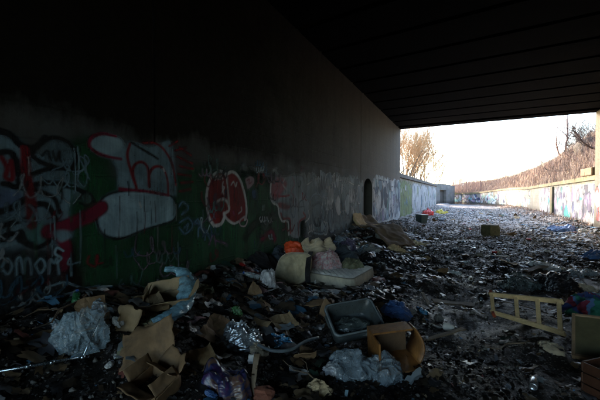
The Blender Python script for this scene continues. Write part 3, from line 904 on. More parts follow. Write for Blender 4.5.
# pale blue and red throw-up with the big B shape
z5 = (80, 130, 3.63)
oval = Z(*z5, [(60, 320), (66, 275), (95, 240), (150, 222), (230, 224), (320, 238), (345, 265), (345, 320), (300, 345), (230, 362), (150, 390), (95, 385), (68, 358)])
lob = Z(*z5, [(32, 55), (45, 25), (80, 12), (130, 22), (158, 45), (160, 100), (110, 100), (60, 85)])
neck = Z(*z5, [(110, 90), (160, 60), (180, 40), (260, 55), (330, 40), (345, 130), (352, 230), (320, 245), (200, 225), (142, 215), (135, 150)])
graffiti(lw, [('f', lob, ICE, .03, .9), ('f', neck, ICE2, .03, .8), ('f', oval, ICE, .025, .97),
    ('s', Z(*z5, [(150, 105), (110, 98), (65, 85), (33, 60), (40, 28), (80, 12), (130, 22)]), .035, MAR),
    ('s', oval + [oval[0]], .025, BLK),
    ('s', Z(*z5, [(180, 50), (172, 90), (185, 145), (205, 212)]), .034, DRED),
    ('s', Z(*z5, [(205, 212), (192, 160), (200, 125), (225, 116), (245, 140), (250, 205)]), .034, DRED),
    ('s', Z(*z5, [(250, 205), (250, 160), (268, 135), (298, 138), (315, 180), (318, 235)]), .034, DRED),
    ('s', Z(*z5, [(145, 214), (190, 218), (250, 224), (318, 238)]), .034, MAR),
    ('s', Z(*z5, [(182, 42), (230, 72), (280, 105)]), .03, BLK), ('s', Z(*z5, [(225, 45), (275, 50), (310, 80), (335, 130), (348, 200)]), .034, DRED),
    ('s', Z(*z5, [(215, 262), (220, 280)]), .02, WHT), ('s', Z(*z5, [(300, 140), (304, 150)]), .02, WHT)],
    .013, pl_left, 1, 'pale blue throw up with dark red letter B outline over a big oval', 5, .006)
graffiti(lw, [('s', Z(*z5, [(a, b), (c, d_)]), .03, DRED) for a, b, c, d_ in ((355, 60, 400, 90), (350, 95, 405, 120), (360, 128, 408, 140), (355, 158, 402, 165), (362, 190, 408, 186), (358, 222, 398, 214), (320, 60, 350, 40), (340, 75, 380, 60))], .016, pl_left, 2, 'row of short dark red spikes beside the pale throw up', 6)
z3 = (80, 110, 2.222)
graffiti(lw, [('s', Z(*z3, P), .03, (.14, .28, .40), .012) for P in ([(218, 215), (228, 205), (240, 218), (225, 232)], [(220, 250), (240, 240), (250, 258), (235, 275), (220, 262)], [(232, 262), (240, 252), (238, 268)],
    [(255, 250), (262, 242), (268, 260)], [(262, 282), (264, 262), (274, 268)], [(276, 290), (280, 268), (288, 290), (292, 272)])] +
    [('s', Z(*z3, P), .03, (.30, .16, .28), .012) for P in ([(285, 300), (295, 278), (300, 300)], [(300, 290), (318, 296), (325, 302)])], .016, pl_left, 3, 'blue and lilac scrawled tag under the red spikes', 7)
# red bubble letters with white outline
z8 = (200, 160, 5.333)
body = Z(*z8, [(75, 352), (48, 300), (34, 210), (42, 125), (72, 78), (110, 60), (138, 76), (172, 64), (208, 95), (228, 150), (242, 210), (246, 280), (238, 318), (190, 338), (150, 320), (128, 312), (108, 342)])
graffiti(lw, [('f', body, (.26, .006, .010), .012),
    ('s', body[:13], .05, WHT), ('s', Z(*z8, [(75, 352), (110, 342), (130, 305), (128, 285)]), .05, WHT),
    ('s', Z(*z8, [(90, 222), (115, 208), (142, 218), (155, 245), (154, 270), (132, 288), (146, 318), (178, 338), (205, 328)]), .045, WHT),
    ('s', Z(*z8, [(138, 78), (144, 130), (152, 190), (156, 262)]), .035, WHT),
    ('s', Z(*z8, [(214, 318), (236, 302), (250, 322), (240, 350), (218, 350), (210, 332), (214, 318)]), .035, (.62, .50, .52)),
    ('s', Z(*z8, [(78, 108), (84, 88), (92, 108), (98, 86), (106, 108), (110, 84), (120, 104)]), .02, WHT), ('s', Z(*z8, [(122, 118), (118, 140), (128, 150), (112, 178)]), .022, WHT), ('s', Z(*z8, [(118, 150), (126, 182)]), .022, WHT),
    ('s', Z(*z8, [(165, 135), (178, 118), (190, 142), (196, 120)]), .022, WHT), ('s', Z(*z8, [(205, 285), (220, 270), (218, 250)]), .022, WHT), ('s', Z(*z8, [(178, 275), (182, 290)]), .03, (.4, .05, .16))],
    .016, pl_left, 2, 'dark red bubble letters with thick white outline', 8)
graffiti(lw, [('f', Z(*z8, [(240, 100), (262, 86), (288, 98), (286, 130), (256, 158), (244, 130)]), (.45, .32, .36), .02, .8), ('s', Z(*z8, [(250, 110), (262, 104), (262, 128), (275, 118)]), .02, DRED),
    ('f', Z(*z8, [(274, 165), (298, 160), (300, 205), (278, 208)]), (.01, .10, .22), .02, .9)], .02, pl_left, 3, 'small pink blob above a blue dab', 9)
graffiti(lw, [('s', Z(*z8, [(240, 410), (280, 350), (330, 320), (400, 300)]), .16, DGREEN, .05), ('s', Z(*z8, [(330, 420), (380, 380), (400, 420)]), .12, MAR, .04), ('s', Z(*z8, [(-30, 330), (0, 345), (25, 400)]), .07, (.08, .16, .24), .03)], .025, pl_left, 1, 'dark leaf shaped strokes low on the green paint', 10)
# pink white dripping throw-up
z7 = (255, 165, 5)
graffiti(lw, [('f', Z(*z7, [(75, 90), (110, 62), (200, 50), (243, 66), (252, 150), (275, 205), (262, 262), (228, 285), (222, 362), (175, 355), (172, 285), (128, 262), (116, 205), (78, 182)]), (.30, .36, .40), .035, .85),
    ('f', Z(*z7, [(80, 85), (130, 60), (160, 90), (130, 150), (95, 175), (78, 140)]), (.40, .10, .13), .05, .8),
    ('f', Z(*z7, [(112, 190), (130, 184), (176, 200), (165, 222), (120, 214)]), (.22, .03, .03), .03, .8),
    ('s', Z(*z7, [(78, 95), (76, 150), (88, 188), (112, 205), (120, 250), (135, 280), (165, 288), (168, 350)]), .05, WHT),
    ('s', Z(*z7, [(128, 240), (140, 268), (172, 272), (178, 340)]), .045, (.30, .03, .03)), ('s', Z(*z7, [(216, 350), (222, 285), (250, 262), (240, 240)]), .05, (.30, .03, .03)),
    ('s', Z(*z7, [(250, 285), (270, 262), (266, 230)]), .035, WHT), ('s', Z(*z7, [(215, 230), (222, 185), (238, 180), (246, 232)]), .03, (.06, .10, .12)), ('s', Z(*z7, [(218, 210), (244, 208)]), .025, (.06, .10, .12)),
    ('s', Z(*z7, [(100, 75), (112, 110), (96, 140), (120, 160)]), .03, (.40, .08, .10)), ('s', Z(*z7, [(150, 62), (138, 95), (158, 125), (146, 160)]), .03, (.55, .52, .54)), ('s', Z(*z7, [(185, 60), (196, 95), (180, 130), (196, 160)]), .03, (.36, .20, .26)), ('s', Z(*z7, [(235, 75), (224, 110), (240, 150)]), .03, (.20, .26, .30)), ('s', Z(*z7, [(180, 160), (176, 230), (196, 260), (204, 170)]), .035, (.12, .18, .24)), ('s', Z(*z7, [(90, 150), (140, 155), (170, 150)]), .04, (.34, .05, .07))], .02, pl_left, 2, 'dripping pink and pale blue throw up with white edge', 11, .01)
dr = random.Random(55); drips = []
for _ in range(70):
    y_ = dr.choice([dr.uniform(.5, 3), dr.uniform(2.5, 9)]); z_ = dr.uniform(.9, 2.1); L_ = dr.uniform(.1, .5)
    drips.append(('s', [(y_, z_), (y_ + .004, z_ - L_ * .5), (y_, max(.3, z_ - L_))], dr.uniform(.006, .014), dr.choice(TG0), .005))
graffiti(lw, drips, .012, pl_left, 5, 'thin vertical paint drips', 56)
# white buffed band and the faded grey-blue letters towards the niche
def band(px, w_, a): return [(p, w_, a) for p in px]
graffiti(lw, [('f', Z(0, 0, 1, [(225, 164), (262, 166), (300, 172), (335, 176), (362, 180), (362, 190), (320, 190), (270, 184), (228, 176)]), (.36, .40, .40), .10, .7),
    ('f', Z(0, 0, 1, [(302, 184), (330, 178), (361, 180), (361, 222), (330, 232), (300, 240), (292, 215)]), (.24, .31, .34), .14, .75)], .03, pl_left, 0, 'whitish buffed out band of paint', 12, .12)
z4 = (230, 150, 2.667)
GB = (.28, .37, .42)
graffiti(lw, [('s', Z(*z4, P), .06, c, .02) for P, c in (([(262, 130), (225, 118), (205, 165), (215, 215), (250, 222), (262, 190)], GB), ([(205, 92), (235, 78), (262, 95), (250, 118)], (.42, .46, .46)), ([(218, 150), (240, 140), (255, 170), (240, 200), (225, 195), (218, 155)], (.09, .13, .15)),
    ([(275, 215), (280, 140), (300, 100), (318, 140), (325, 205)], GB), ([(285, 165), (318, 160)], GB), ([(270, 90), (300, 80), (330, 92)], (.5, .54, .54)), ([(252, 72), (262, 62), (268, 76), (278, 62)], (.55, .6, .58)), ([(335, 110), (338, 160), (334, 190)], (.4, .47, .52)))], .024, pl_left, 1, 'faded grey blue looping letters', 13)

def scrawls(parent, place, y0, y1, z0, z1, n, seed, pal, res, wid, label=None, layer=4, avoid=()):
    nr = random.Random(seed); pr = []
    while len(pr) < n:
        x, z = nr.uniform(y0, y1), nr.uniform(z0, z1)
        if any(a <= x <= b and c <= z <= d_ for a, b, c, d_ in avoid): continue
        s = nr.uniform(.05, .16); w_ = nr.uniform(*wid); c_ = nr.choice(pal); ph = nr.uniform(0, 6.28); P = []; sl_ = nr.uniform(-.25, .25)
        for j in range(nr.randint(6, 16)):
            ph += nr.uniform(.9, 2.1)
            P.append((x + s * .55 * math.cos(ph) * nr.uniform(.4, 1), z + s * math.sin(ph) * nr.uniform(.5, 1))); x += s * nr.uniform(.12, .45); z += s * sl_ * .3
        pr.append(('s', [(p_, max(z0 - .1, q_)) for p_, q_ in P], w_, c_, .007))
    return graffiti(parent, pr, res, place, layer, label, seed)
def random_tags(parent, place, y0, y1, z0, z1, n, seed, pal, res, wid=(.04, .08), label=None, layer=1):
    nr = random.Random(seed)
    pr = []
    for _ in range(n):
        cy, cz = nr.uniform(y0, y1), nr.uniform(z0, z1); s = nr.uniform(.25, .6) * (z1 - z0) * .55
        k = nr.random(); c = nr.choice(pal)
        if k < .35:
            pts_ = [(cy + s * .7 * math.cos(a) * nr.uniform(.6, 1.2), cz + s * math.sin(a) * nr.uniform(.6, 1.1)) for a in np.linspace(0, 5.4, 8)]
            pr.append(('f', pts_, c, .03, nr.uniform(.6, .95)))
            pr.append(('s', pts_ + [pts_[0]], nr.uniform(*wid) * .7, nr.choice([BLK, (.03, .05, .12), c, WHT])))
        else:
            x = cy - s * .8; pts_ = []
            for j in range(nr.randint(4, 8)):
                pts_.append((x, cz + s * (.6 if j % 2 else -.6) * nr.uniform(.4, 1))); x += s * nr.uniform(.05, .4)
            pr.append(('s', pts_, nr.uniform(*wid), c))
    pr2 = [(q[0], [(min(max(a, y0), y1), min(max(b, z0), z1)) for a, b in q[1]]) + tuple(q[2:]) for q in pr]
    return graffiti(parent, pr2, res, place, layer, label, seed, .01)
TG = [(.42, .54, .58), (.22, .008, .016), (.01, .01, .012), (.60, .62, .62), (.03, .10, .16), (.10, .20, .18), (.22, .16, .22)]
ya, yb = onwall(203, 200)[0], onwall(251, 200)[0]
scrawls(lw, pl_left, 3.6, ya - .1, .6, 2.1, 14, 301, TG, .012, (.014, .03), 'jumble of thin tags between the pale throw up and the red bubble letters')
scrawls(lw, pl_left, .9, 3.0, .5, 1.0, 16, 302, TG[1:3] + TG[4:] + [(.10, .14, .16)], .010, (.010, .022), 'jumble of thin dim tags low on the green paint')
scrawls(lw, pl_left, yb + .05, 7.6, .6, 2.2, 26, 303, TG, .016, (.014, .035), 'thin overlapping tags around the small blue dab')
random_tags(lw, pl_left, 7.6, 11.1, .6, 2.2, 26, 304, [(.44, .54, .58), (.60, .66, .68), (.05, .07, .09), (.28, .36, .42), (.68, .72, .74)], .028, (.025, .06), 'faded grey white lettering just before the niche', 4)
scrawls(lw, pl_left, .3, 1.6, .6, 2.1, 26, 305, [(.26, .36, .40), (.01, .01, .012), (.14, .22, .26), (.12, .006, .014), (.30, .34, .36)], .008, (.008, .02), 'fine overlapping tags over the tangled piece')
COOL = [(.70, .80, .88), (.58, .70, .80), (.40, .56, .68), (.18, .34, .50), (.46, .62, .64), (.72, .78, .82), (.08, .14, .26), (.30, .30, .48), (.20, .42, .42), (.66, .74, .80)]
graffiti(lw, [('f', [(12.9, .3), (18.7, .2), (18.72, 2.15), (16, 2.3), (12.95, 2.25)], (.60, .72, .80), .08, .95)], .04, pl_left, 0, 'pale blue white paint beyond the niche', 20, .1)
random_tags(lw, pl_left, 12.9, 15.8, .4, 2.2, 60, 21, COOL + [(.03, .06, .12), (.05, .10, .16), (.10, .16, .24)], .03, label='crowded blue white tags just beyond the niche', layer=2)
random_tags(lw, pl_left, 15.8, 18.7, .4, 2.3, 60, 22, COOL + [(.03, .06, .12), (.05, .10, .16), (.10, .16, .24)], .035, label='crowded pale tags at the mouth of the underpass', layer=3)
random_tags(lw, pl_left, 7.0, 11.0, .5, 2.1, 12, 23, [(.22, .28, .32), (.32, .38, .40), (.10, .14, .16)], .03, label='faded grey tags before the niche', layer=2)
GL = [(.10, .22, .08), (.50, .58, .62), (.62, .66, .70), (.20, .34, .46), (.35, .42, .30)]
for i, (a, b) in enumerate(((19.0, 24), (24.2, 29), (29.3, 34.3), (34.5, 39.5), (39.7, 44.3))):
    o = graffiti(rl, [('f', [(a + .1, .2), (b - .1, .2), (b - .1, 2.1), (a + .1, 2.3)], (.24, .34, .16) if i == 0 else (.68, .74, .78), .15, .75)], .07, pl_lout, 0, 'green stained paint' if i == 0 else 'whitish paint', 30 + i, .15)
    random_tags(rl, pl_lout, a, b, .3, 2.2, 16, 40 + i, GL, .05, label='pale and green tags on the left outer wall' if i == 0 else None, layer=1)
# right wall: straight run
def pl_rr(y, z, off): return (np.full_like(y, XR + .10 - off), y, z)
RP = [(.42, .46, .58), (.50, .52, .58), (.30, .25, .46), (.16, .14, .26), (.10, .10, .16), (.12, .14, .30), (.06, .40, .40), (.50, .40, .50), (.04, .05, .10), (.60, .60, .62)]
for i, (a, b) in enumerate(((17.8, 21.3), (21.5, 25.1), (25.8, 29.3), (29.5, 33.1))):
    graffiti(rr, [('f', [(a + .1, .35), (b - .1, .35), (b - .1, 1.95), (a + .1, 1.95)], (.46, .50, .54), .15, .85)], .06, pl_rr, 0, 'patchy white paint', 50 + i, .2)
    random_tags(rr, pl_rr, a, b, .35, 2.0, 36, 60 + i, RP if i != 2 else RP[2:4] + RP[6:] + RP[:1], .04, label=['turquoise and white tags nearest the underpass', None, 'black and violet striped letters beyond the pilaster', None][i], layer=1)
def seg_place(p, q):
    d = Vector((q[0] - p[0], q[1] - p[1], 0)).normalized(); nrm = Vector((d.y, -d.x, 0))
    def f(u, z, off): return (p[0] + d.x * u - nrm.x * off, p[1] + d.y * u - nrm.y * off, z)
    return f
FP = [(.42, .62, .74), (.68, .70, .76), (.55, .45, .60), (.06, .08, .18), (.45, .60, .50), (.62, .50, .55), (.30, .62, .70)]
for i in range(4, len(pts) - 1):
    p, q = pts[i], pts[i + 1]; L = math.hypot(q[0] - p[0], q[1] - p[1])
    random_tags(rr, seg_place(p, q), .05, L - .05, .35, p[2] - .15, int(10 + 5 * L), 80 + i, FP, .06, (.08, .16), label='pale blue and violet tags on the far curve' if i == 5 else None)
random_tags(rw, pl_right, 15.4, YR1 - .02, .5, 2.6, 22, 95, [(.52, .60, .70), (.34, .44, .62), (.14, .22, .40), (.45, .10, .12)], .03, label='blue white tags at the end of the wall')

# ================================================================== DUMPED OBJECTS
HERO = []                                # (x, y, radius) kept clear of small litter
LAND = []                                # landmarks for labels: (name, position)
def pxm(p): return (Vector(p) - EYE).dot(FW) / F
def keep(p, r, name=None):
    HERO.append((p[0], p[1], r))
    if name: LAND.append((name, Vector(p)))

# --- mattress
MW, ML, MT = 1.02, 1.55, .21
c0 = MX.copy()
e_long = (at(298, 283.2, 0) - c0); e_long.z = 0; e_long.normalize()
e_short = Vector((e_long.y, -e_long.x, 0))
mang = math.atan2(e_short.y, e_short.x)
mt = thing('mattress', 'dirty beige mattress lying flat on the rubble with quilted top', 'mattress', (c0.x, c0.y, .01), (0, 0, mang))
def mattress_mesh():
    # local x = short side 0..MW, y = long side 0..ML, rounded corners
    def rr(r, inset, n=8):
        P = []
        for cx, cy, a0 in ((MW - r, r, -90), (MW - r, ML - r, 0), (r, ML - r, 90), (r, r, 180)):
            for a in np.linspace(a0, a0 + 90, n): P.append((cx + (r - inset) * math.cos(R(a)), cy + (r - inset) * math.sin(R(a))))
        # subdivide straights
        out = []
        for i, p in enumerate(P):
            q = P[(i + 1) % len(P)]; d = math.dist(p, q); k = max(1, int(d / .05))
            out += [(p[0] + (q[0] - p[0]) * j / k, p[1] + (q[1] - p[1]) * j / k) for j in range(k)]
        return out
    O = np.array(rr(.09, 0)); n = len(O)
    zs = np.linspace(0, MT, 9); V = []
    for i, z in enumerate(zs):
        b = .012 * math.sin(math.pi * i / 8)
        for j, (x, y) in enumerate(O):
            cx, cy = x - MW / 2, y - ML / 2; L = math.hypot(cx, cy)
            w_ = .006 * math.sin(j * 1.1) * math.sin(math.pi * i / 8)
            V.append((x + cx / L * (b + w_), y + cy / L * (b + w_), z + .012 * math.sin(x * 5) * math.sin(y * 4)))
    F_ = [(i * n + j, i * n + (j + 1) % n, (i + 1) * n + (j + 1) % n, (i + 1) * n + j) for i in range(8) for j in range(n)]
    F_.append(tuple(range(n))[::-1])
    mesh_np('side_panel', V, F_, M['mattress'], mt, True)
    for z in (.006, MT):
        v, f = tube([(x, y, z + .012 * math.sin(x * 5) * math.sin(y * 4)) for x, y in np.vstack([O, O[:1]])], .009, 6)
        mesh_np('piping', v, f, M['piping'], mt, True)
    xs = np.linspace(.012, MW - .012, 76); ys = np.linspace(.012, ML - .012, 140)
    X, Y = np.meshgrid(xs, ys, indexing='ij')
    r = .085
    # quilting in diamonds
    u = (X + Y) / .115; v_ = (X - Y) / .115
    q = np.minimum(np.abs((u % 1) - .5) * -2 + 1, 1 - np.abs((v_ % 1) - .5) * 2)
    q = np.clip(q * 2.4, 0, 1) ** .5
    ex = np.minimum(np.minimum(X, MW - X), np.minimum(Y, ML - Y)) / .05
    Zt = MT - .004 + (.006 + .030 * q) * np.clip(ex, 0, 1) + .012 * np.sin(X * 5) * np.sin(Y * 4)
    # round corners in plan
    cx = np.clip(X, r, MW - r); cy = np.clip(Y, r, ML - r); dx, dy = X - cx, Y - cy; dd = np.hypot(dx, dy) + 1e-9
    k = np.where((dx != 0) & (dy != 0), np.minimum(1, r / dd), 1)
    mesh_np('quilted_top', np.stack([(cx + dx * k).ravel(), (cy + dy * k).ravel(), Zt.ravel()], 1), grid_faces(76, 140), M['mattress_top'], mt, True)
mattress_mesh()
MZ = .01 + MT
mc = c0 + e_short * MW / 2 + e_long * ML / 2
for f_ in (.15, .5, .85): keep(c0 + e_short * MW / 2 + e_long * ML * f_, .5)
LAND.append(('mattress', mc))

def bagobj(name, cat, label, mat, px, py, wpx, hpx, seed, deep=.8, base=None, amp=.2, freq=1.7, sub=5, neck=0, rot=0, tilt=(0, 0), group=None, land=None, sag=.5):
    p = onground(px, py, -.015) if base is None else at(px, py, base)
    m_ = pxm(p); wd = wpx * m_; ht = hpx * m_
    V, Fc = bag((wd, wd * deep, ht), seed, sub, amp, freq, sag, neck)
    o = mesh_np(name, V, Fc, mat, None, True, p, (tilt[0], tilt[1], PSI + rot))
    tag(o, label, cat, group)
    if base is None: keep(p, wd * .42, land)
    return o
def heapobj(name, cat, label, mat, px, py, wpx, hpx, seed, deep=.8, base=None, amp=.03, freq=9, dirn=.5, stretch=3., rot=0, irr=.25, power=1.6, land=None, group=None):
    p = onground(px, py, -.01) if base is None else at(px, py, base)
    m_ = pxm(p); wd = wpx * m_; ht = hpx * m_
    rz = PSI + rot; c, s_ = math.cos(rz), math.sin(rz); pg = gz(p.x, p.y)
    gf = None
    if base is None:
        gf = lambda x, y: gz_np(p.x + x * c - y * s_, p.y + x * s_ + y * c) - pg
    V, Fc = heap((wd, wd * deep, ht), seed, 60, 130, amp, freq, dirn, stretch, power, irr, gf)
    o = mesh_np(name, V, Fc, mat, None, True, p, (0, 0, rz))
    tag(o, label, cat, group)
    if base is None: keep(p, wd * .4, land)
    return o
def roll(name, cat, label, mat, pts_, rads, seed, amp=.35, freq=14, group=None, flat=.7):
    """a twisted length of cloth or film along a path"""
    L = spline([tuple(p) for p in pts_], 12); rad = np.interp(np.linspace(0, 1, len(L)), np.linspace(0, 1, len(rads)), rads)
    v, f = tube(L, list(rad), 28)
    V = np.array(v); c = np.repeat(L, 28, 0); d = V - c
    k = 1 + amp * ridge(V * freq * np.array([1, 1, 1]) + seed, seed, 4) + amp * .6 * fbm(V * freq * .5, seed + 4, 3)
    V = c + d * k[:, None]; V[:, 2] = c[:, 2] + (V[:, 2] - c[:, 2]) * flat
    org = Vector(L[0])
    return tag(mesh_np(name, V - np.array(org), f, mat, None, True, org), label, cat, group)

# --- clothes and bags heaped on the mattress
heapobj('duvet', 'bedding', 'faded pink and white patterned duvet crumpled on the mattress', None, 325, 269, 34, 19, 11, .9, MZ - .02, .04, 9, .9, 2.2)
duvet = bpy.data.objects['duvet']
def duvet_mat():
    m = NT('faded_floral_print'); v = m.obj()
    a = m.noise(9, 3, .6, v, 1.5); b = m.noise(23, 3, .6, v, .8)
    c = m.ramp(a, [(.38, (.50, .47, .46)), (.5, (.40, .20, .22)), (.58, (.52, .46, .46)), (.7, (.22, .20, .26))])
    c = m.mix(m.ramp(b, [(.52, 0), (.6, .6)]), c, (.38, .10, .13)); m.base(c); m.rough(.9); m.bump(m.noise(150, 4, .6, v), .5, .004); return m.m
duvet.data.materials.append(duvet_mat())
# round-ended cushion leaning on the mattress edge
def cushion(w_, h_, t_, seed):
    V, Fc = ICO[5]; V = V.copy()
    p_ = 3.2
    nrm_ = (np.abs(V[:, 0]) ** p_ + np.abs(V[:, 2]) ** p_) ** (1 / p_) + 1e-9
    rad = np.hypot(V[:, 0], V[:, 2]); k = rad / nrm_
    prof = np.sqrt(np.clip(1 - rad ** 2, 0, 1))
    X = V[:, 0] * k * w_ / 2; Zc = V[:, 2] * k * h_ / 2; Y = np.sign(V[:, 1]) * prof ** .7 * t_ / 2
    P = np.stack([X, Y, Zc], 1); wr = ridge(P * 6 + seed, seed, 4)
    Y = Y + wr * .03 * np.sign(V[:, 1]) + .07 * fbm(P * 4.5, seed + 1, 3)
    return np.stack([X + .01 * fbm(P * 5, seed + 3, 2), Y, Zc + .012 * fbm(P * 5, seed + 4, 2)], 1), Fc
p = at(289, 284, .06)
t = thing('cushion', 'tan canvas cushion with curved front leaning against the mattress edge', 'cushion', p, (0, 0, PSI - .1))
V, Fc = cushion(.60, .50, .15, 3)
V[:, 2] += .25; V[:, 1] += (V[:, 2]) * .45; V[:, 0] += V[:, 2] * .25
mesh_np('cover', V, Fc, M['tan'], t, True)
a_ = np.linspace(0, 2 * math.pi, 40); ring = []
for a in a_:
    cx_, cz_ = math.cos(a), math.sin(a); nn = (abs(cx_) ** 3.2 + abs(cz_) ** 3.2) ** (1 / 3.2)
    z_ = cz_ / nn * .25 + .25; ring.append((cx_ / nn * .30 + z_ * .25, z_ * .45 + .004, z_))
v, f = tube(ring, .007, 6); mesh_np('piping', v, f, M['beige'], t, True)
keep(p, .25, 'tan cushion')
# black strap over the pile
pp = [at(311, 252, MZ + .30), at(309, 258, MZ + .27), at(308, 266, MZ + .20), at(307.5, 274, MZ + .10), at(308, 282, MZ - .04)]
V = []; 
L = spline([tuple(q) for q in pp], 8); side = np.array(RT) * .042
for q in L: V += [q - side + np.array([0, 0, .01]), q + side + np.array([0, 0, .01]), q + side * .9 - np.array([0, .0, .01]), q - side * .9 - np.array([0, 0, .01])]
Fc = []
for i in range(len(L) - 1):
    for k in range(4): Fc.append((i * 4 + k, i * 4 + (k + 1) % 4, i * 4 + 4 + (k + 1) % 4, i * 4 + 4 + k))
org = Vector(L[0]); tag(mesh_np('strap', np.array(V) - np.array(org), Fc, M['black_cloth'], loc=org), 'wide black strap hanging down between the cushion and the duvet', 'strap')
heapobj('jacket', 'clothing', 'beige fleece jacket heaped highest on the pile behind the duvet', M['beige'], 318, 262, 44, 30, 12, .7, MZ - .02, .05, 8, .3, 2.5)
bagobj('nylon_bag', 'bag', 'bright orange red nylon bag on top of the clothes pile', M['orange'], 295, 262, 25, 22, 13, .9, MZ - .01, .18, 1.6)
heapobj('coat', 'clothing', 'dark navy coat slumped under the orange bag', M['navy'], 276, 272, 46, 20, 14, .8, MZ - .18, .045, 8, .2, 2.2)
heapobj('bedding_bag', 'bag', 'green and white plastic bag lying on the dark navy coat', M['bag_green'], 271, 262, 26, 9, 15, .8, MZ - .02, .03, 12, 0, 1.6)
bagobj('plastic_bag', 'plastic bag', 'pale blue white plastic bag squeezed beside the tan cushion', M['bag_white'], 268, 285, 18, 18, 16, .9, None, .2, 1.8)
heapobj('sweater', 'clothing', 'olive and grey sweater lying on the quilted end of the mattress', M['olive'], 351, 268, 28, 11, 17, .8, MZ, .035, 9, 1.2, 2)
heapobj('trousers', 'clothing', 'dark trousers twisted behind the olive sweater on the mattress', M['navy'], 343, 262, 34, 14, 18, .8, MZ, .04, 9, .4, 3)
bagobj('plastic_bag', 'plastic bag', 'small bright pale blue bag poking up behind the pile', M['bag_white'], 347, 254, 9, 9, 19, .9, MZ, .2, 1.8, 4)
heapobj('blanket', 'bedding', 'dark blanket spread behind the mattress against the wall', M['black_cloth'], 262, 265, 60, 14, 20, .8, None, .05, 6, .2, 3)

heapobj('coat', 'clothing', 'grey padded coat crumpled between the mattress and the slumped carpet', M['grey_cloth'], 372, 256, 26, 12, 120, .8, None, .05, 8, .4, 2)
heapobj('cloth', 'cloth', 'dirty white cloth hanging over the left front edge of the mattress', M['mattress_top'], 318, 283, 20, 9, 121, .6, None, .035, 10, .3, 2)
bagobj('plastic_bag', 'plastic bag', 'stuffed dark sack behind the orange nylon bag', M['bag_dark'], 283, 256, 26, 15, 122, .8)
# --- carpet slumped from the wall by the niche, pale cloth, dark bags
def slab_path(name, cat, label, path, width, mat, seed, thick=.03, wdir=None, amp=.03, freq=5, edge=None):
    L = spline([tuple(q) for q in path], 10); n = len(L); m_ = 26
    wd = Vector(wdir).normalized(); V = []
    for i, q in enumerate(L):
        for j in range(m_):
            u = (j / (m_ - 1) - .5) * width
            V.append([q[0] + wd.x * u, q[1] + wd.y * u, q[2] + wd.z * u])
    V = np.array(V); nz = ridge(V * freq, seed, 4) * amp + fbm(V * 2, seed + 2, 2) * amp
    V[:, 2] += nz; V[:, 0] += nz * .5
    Fq = grid_faces(n, m_)
    V2 = V.copy(); V2[:, 2] -= thick; V2[:, 0] -= thick * .8
    bnd = []
    a = np.arange(n * m_).reshape(n, m_); loop = list(a[0]) + list(a[1:, -1]) + list(a[-1, -2::-1]) + list(a[-2:0:-1, 0])
    N = n * m_
    for i in range(len(loop)):
        j = (i + 1) % len(loop); bnd.append((loop[i], loop[j], loop[j] + N, loop[i] + N))
    org = V[0].copy()
    o = mesh_np(name, np.concatenate([V, V2]) - org, np.concatenate([Fq, Fq[:, ::-1] + N, np.array(bnd)]), mat, None, True, org)
    return tag(o, label, cat)
g0 = gz(-2.4, 10.1)
slab_path('carpet', 'carpet', 'brown carpet slumped from the wall beside the arched niche', [(-3.33, 10.95, g0 + .62), (-3.15, 10.8, g0 + .38), (-2.75, 10.5, g0 + .30), (-2.3, 10.1, g0 + .34), (-1.9, 9.75, g0 + .12), (-1.62, 9.5, gz(-1.6, 9.5) + .05)], 1.25, M['mud'], 31, .03, (.45, 1, 0), .05, 4)
slab_path('foam_pad', 'foam pad', 'curved tan foam pad leaning against the wall in front of the niche', [(-3.33, 10.55, g0 + .72), (-3.22, 10.5, g0 + .50), (-2.98, 10.4, g0 + .33), (-2.6, 10.3, g0 + .40)], .5, M['foam'], 32, .06, (.3, 1, 0), .03, 4)
keep((-2.5, 10.2, 0), .8, 'slumped carpet'); keep((-1.9, 9.7, 0), .5)
heapobj('cloth', 'cloth', 'pale grey white cloth bunched on the upper edge of the brown carpet', M['grey_cloth'], 388, 236, 22, 8, 33, 1.2, gz(-2, 10) + .25, .06, 6)
heapobj('cloth', 'cloth', 'cream sheet trailing over the rubble right of the brown carpet', M['tan'], 408, 246, 40, 4, 34, .7, None, .05, 6, .1, 4)
heapobj('cloth', 'cloth', 'tan cloth end hanging over the near tip of the brown carpet', M['foam'], 397, 252, 18, 9, 35, 1, None, .06, 7)
bagobj('plastic_bag', 'plastic bag', 'purplish white plastic bag against the wall left of the carpet', M['bag_purple'], 349, 250, 17, 13, 36, .9)
bagobj('plastic_bag', 'plastic bag', 'small crumpled white bag against the wall left of the purplish bag', M['bag_grey'], 340, 244, 14, 9, 46, .9)
heapobj('bin_liner', 'plastic bag', 'long black bin liner lying in front of the brown carpet', M['bag_black'], 380, 262, 52, 10, 37, .6, None, .07, 6, .1, 2.6)
heapobj('plastic_sheet', 'plastic sheet', 'grey plastic sheet crumpled over the black bin liner', M['bag_grey'], 366, 254, 26, 8, 38, .7, None, .05, 8)
heapobj('bin_liner', 'plastic bag', 'flat black bin liner spread right of the mattress', M['bag_black'], 407, 268, 34, 6, 39, .7, None, .06, 7)

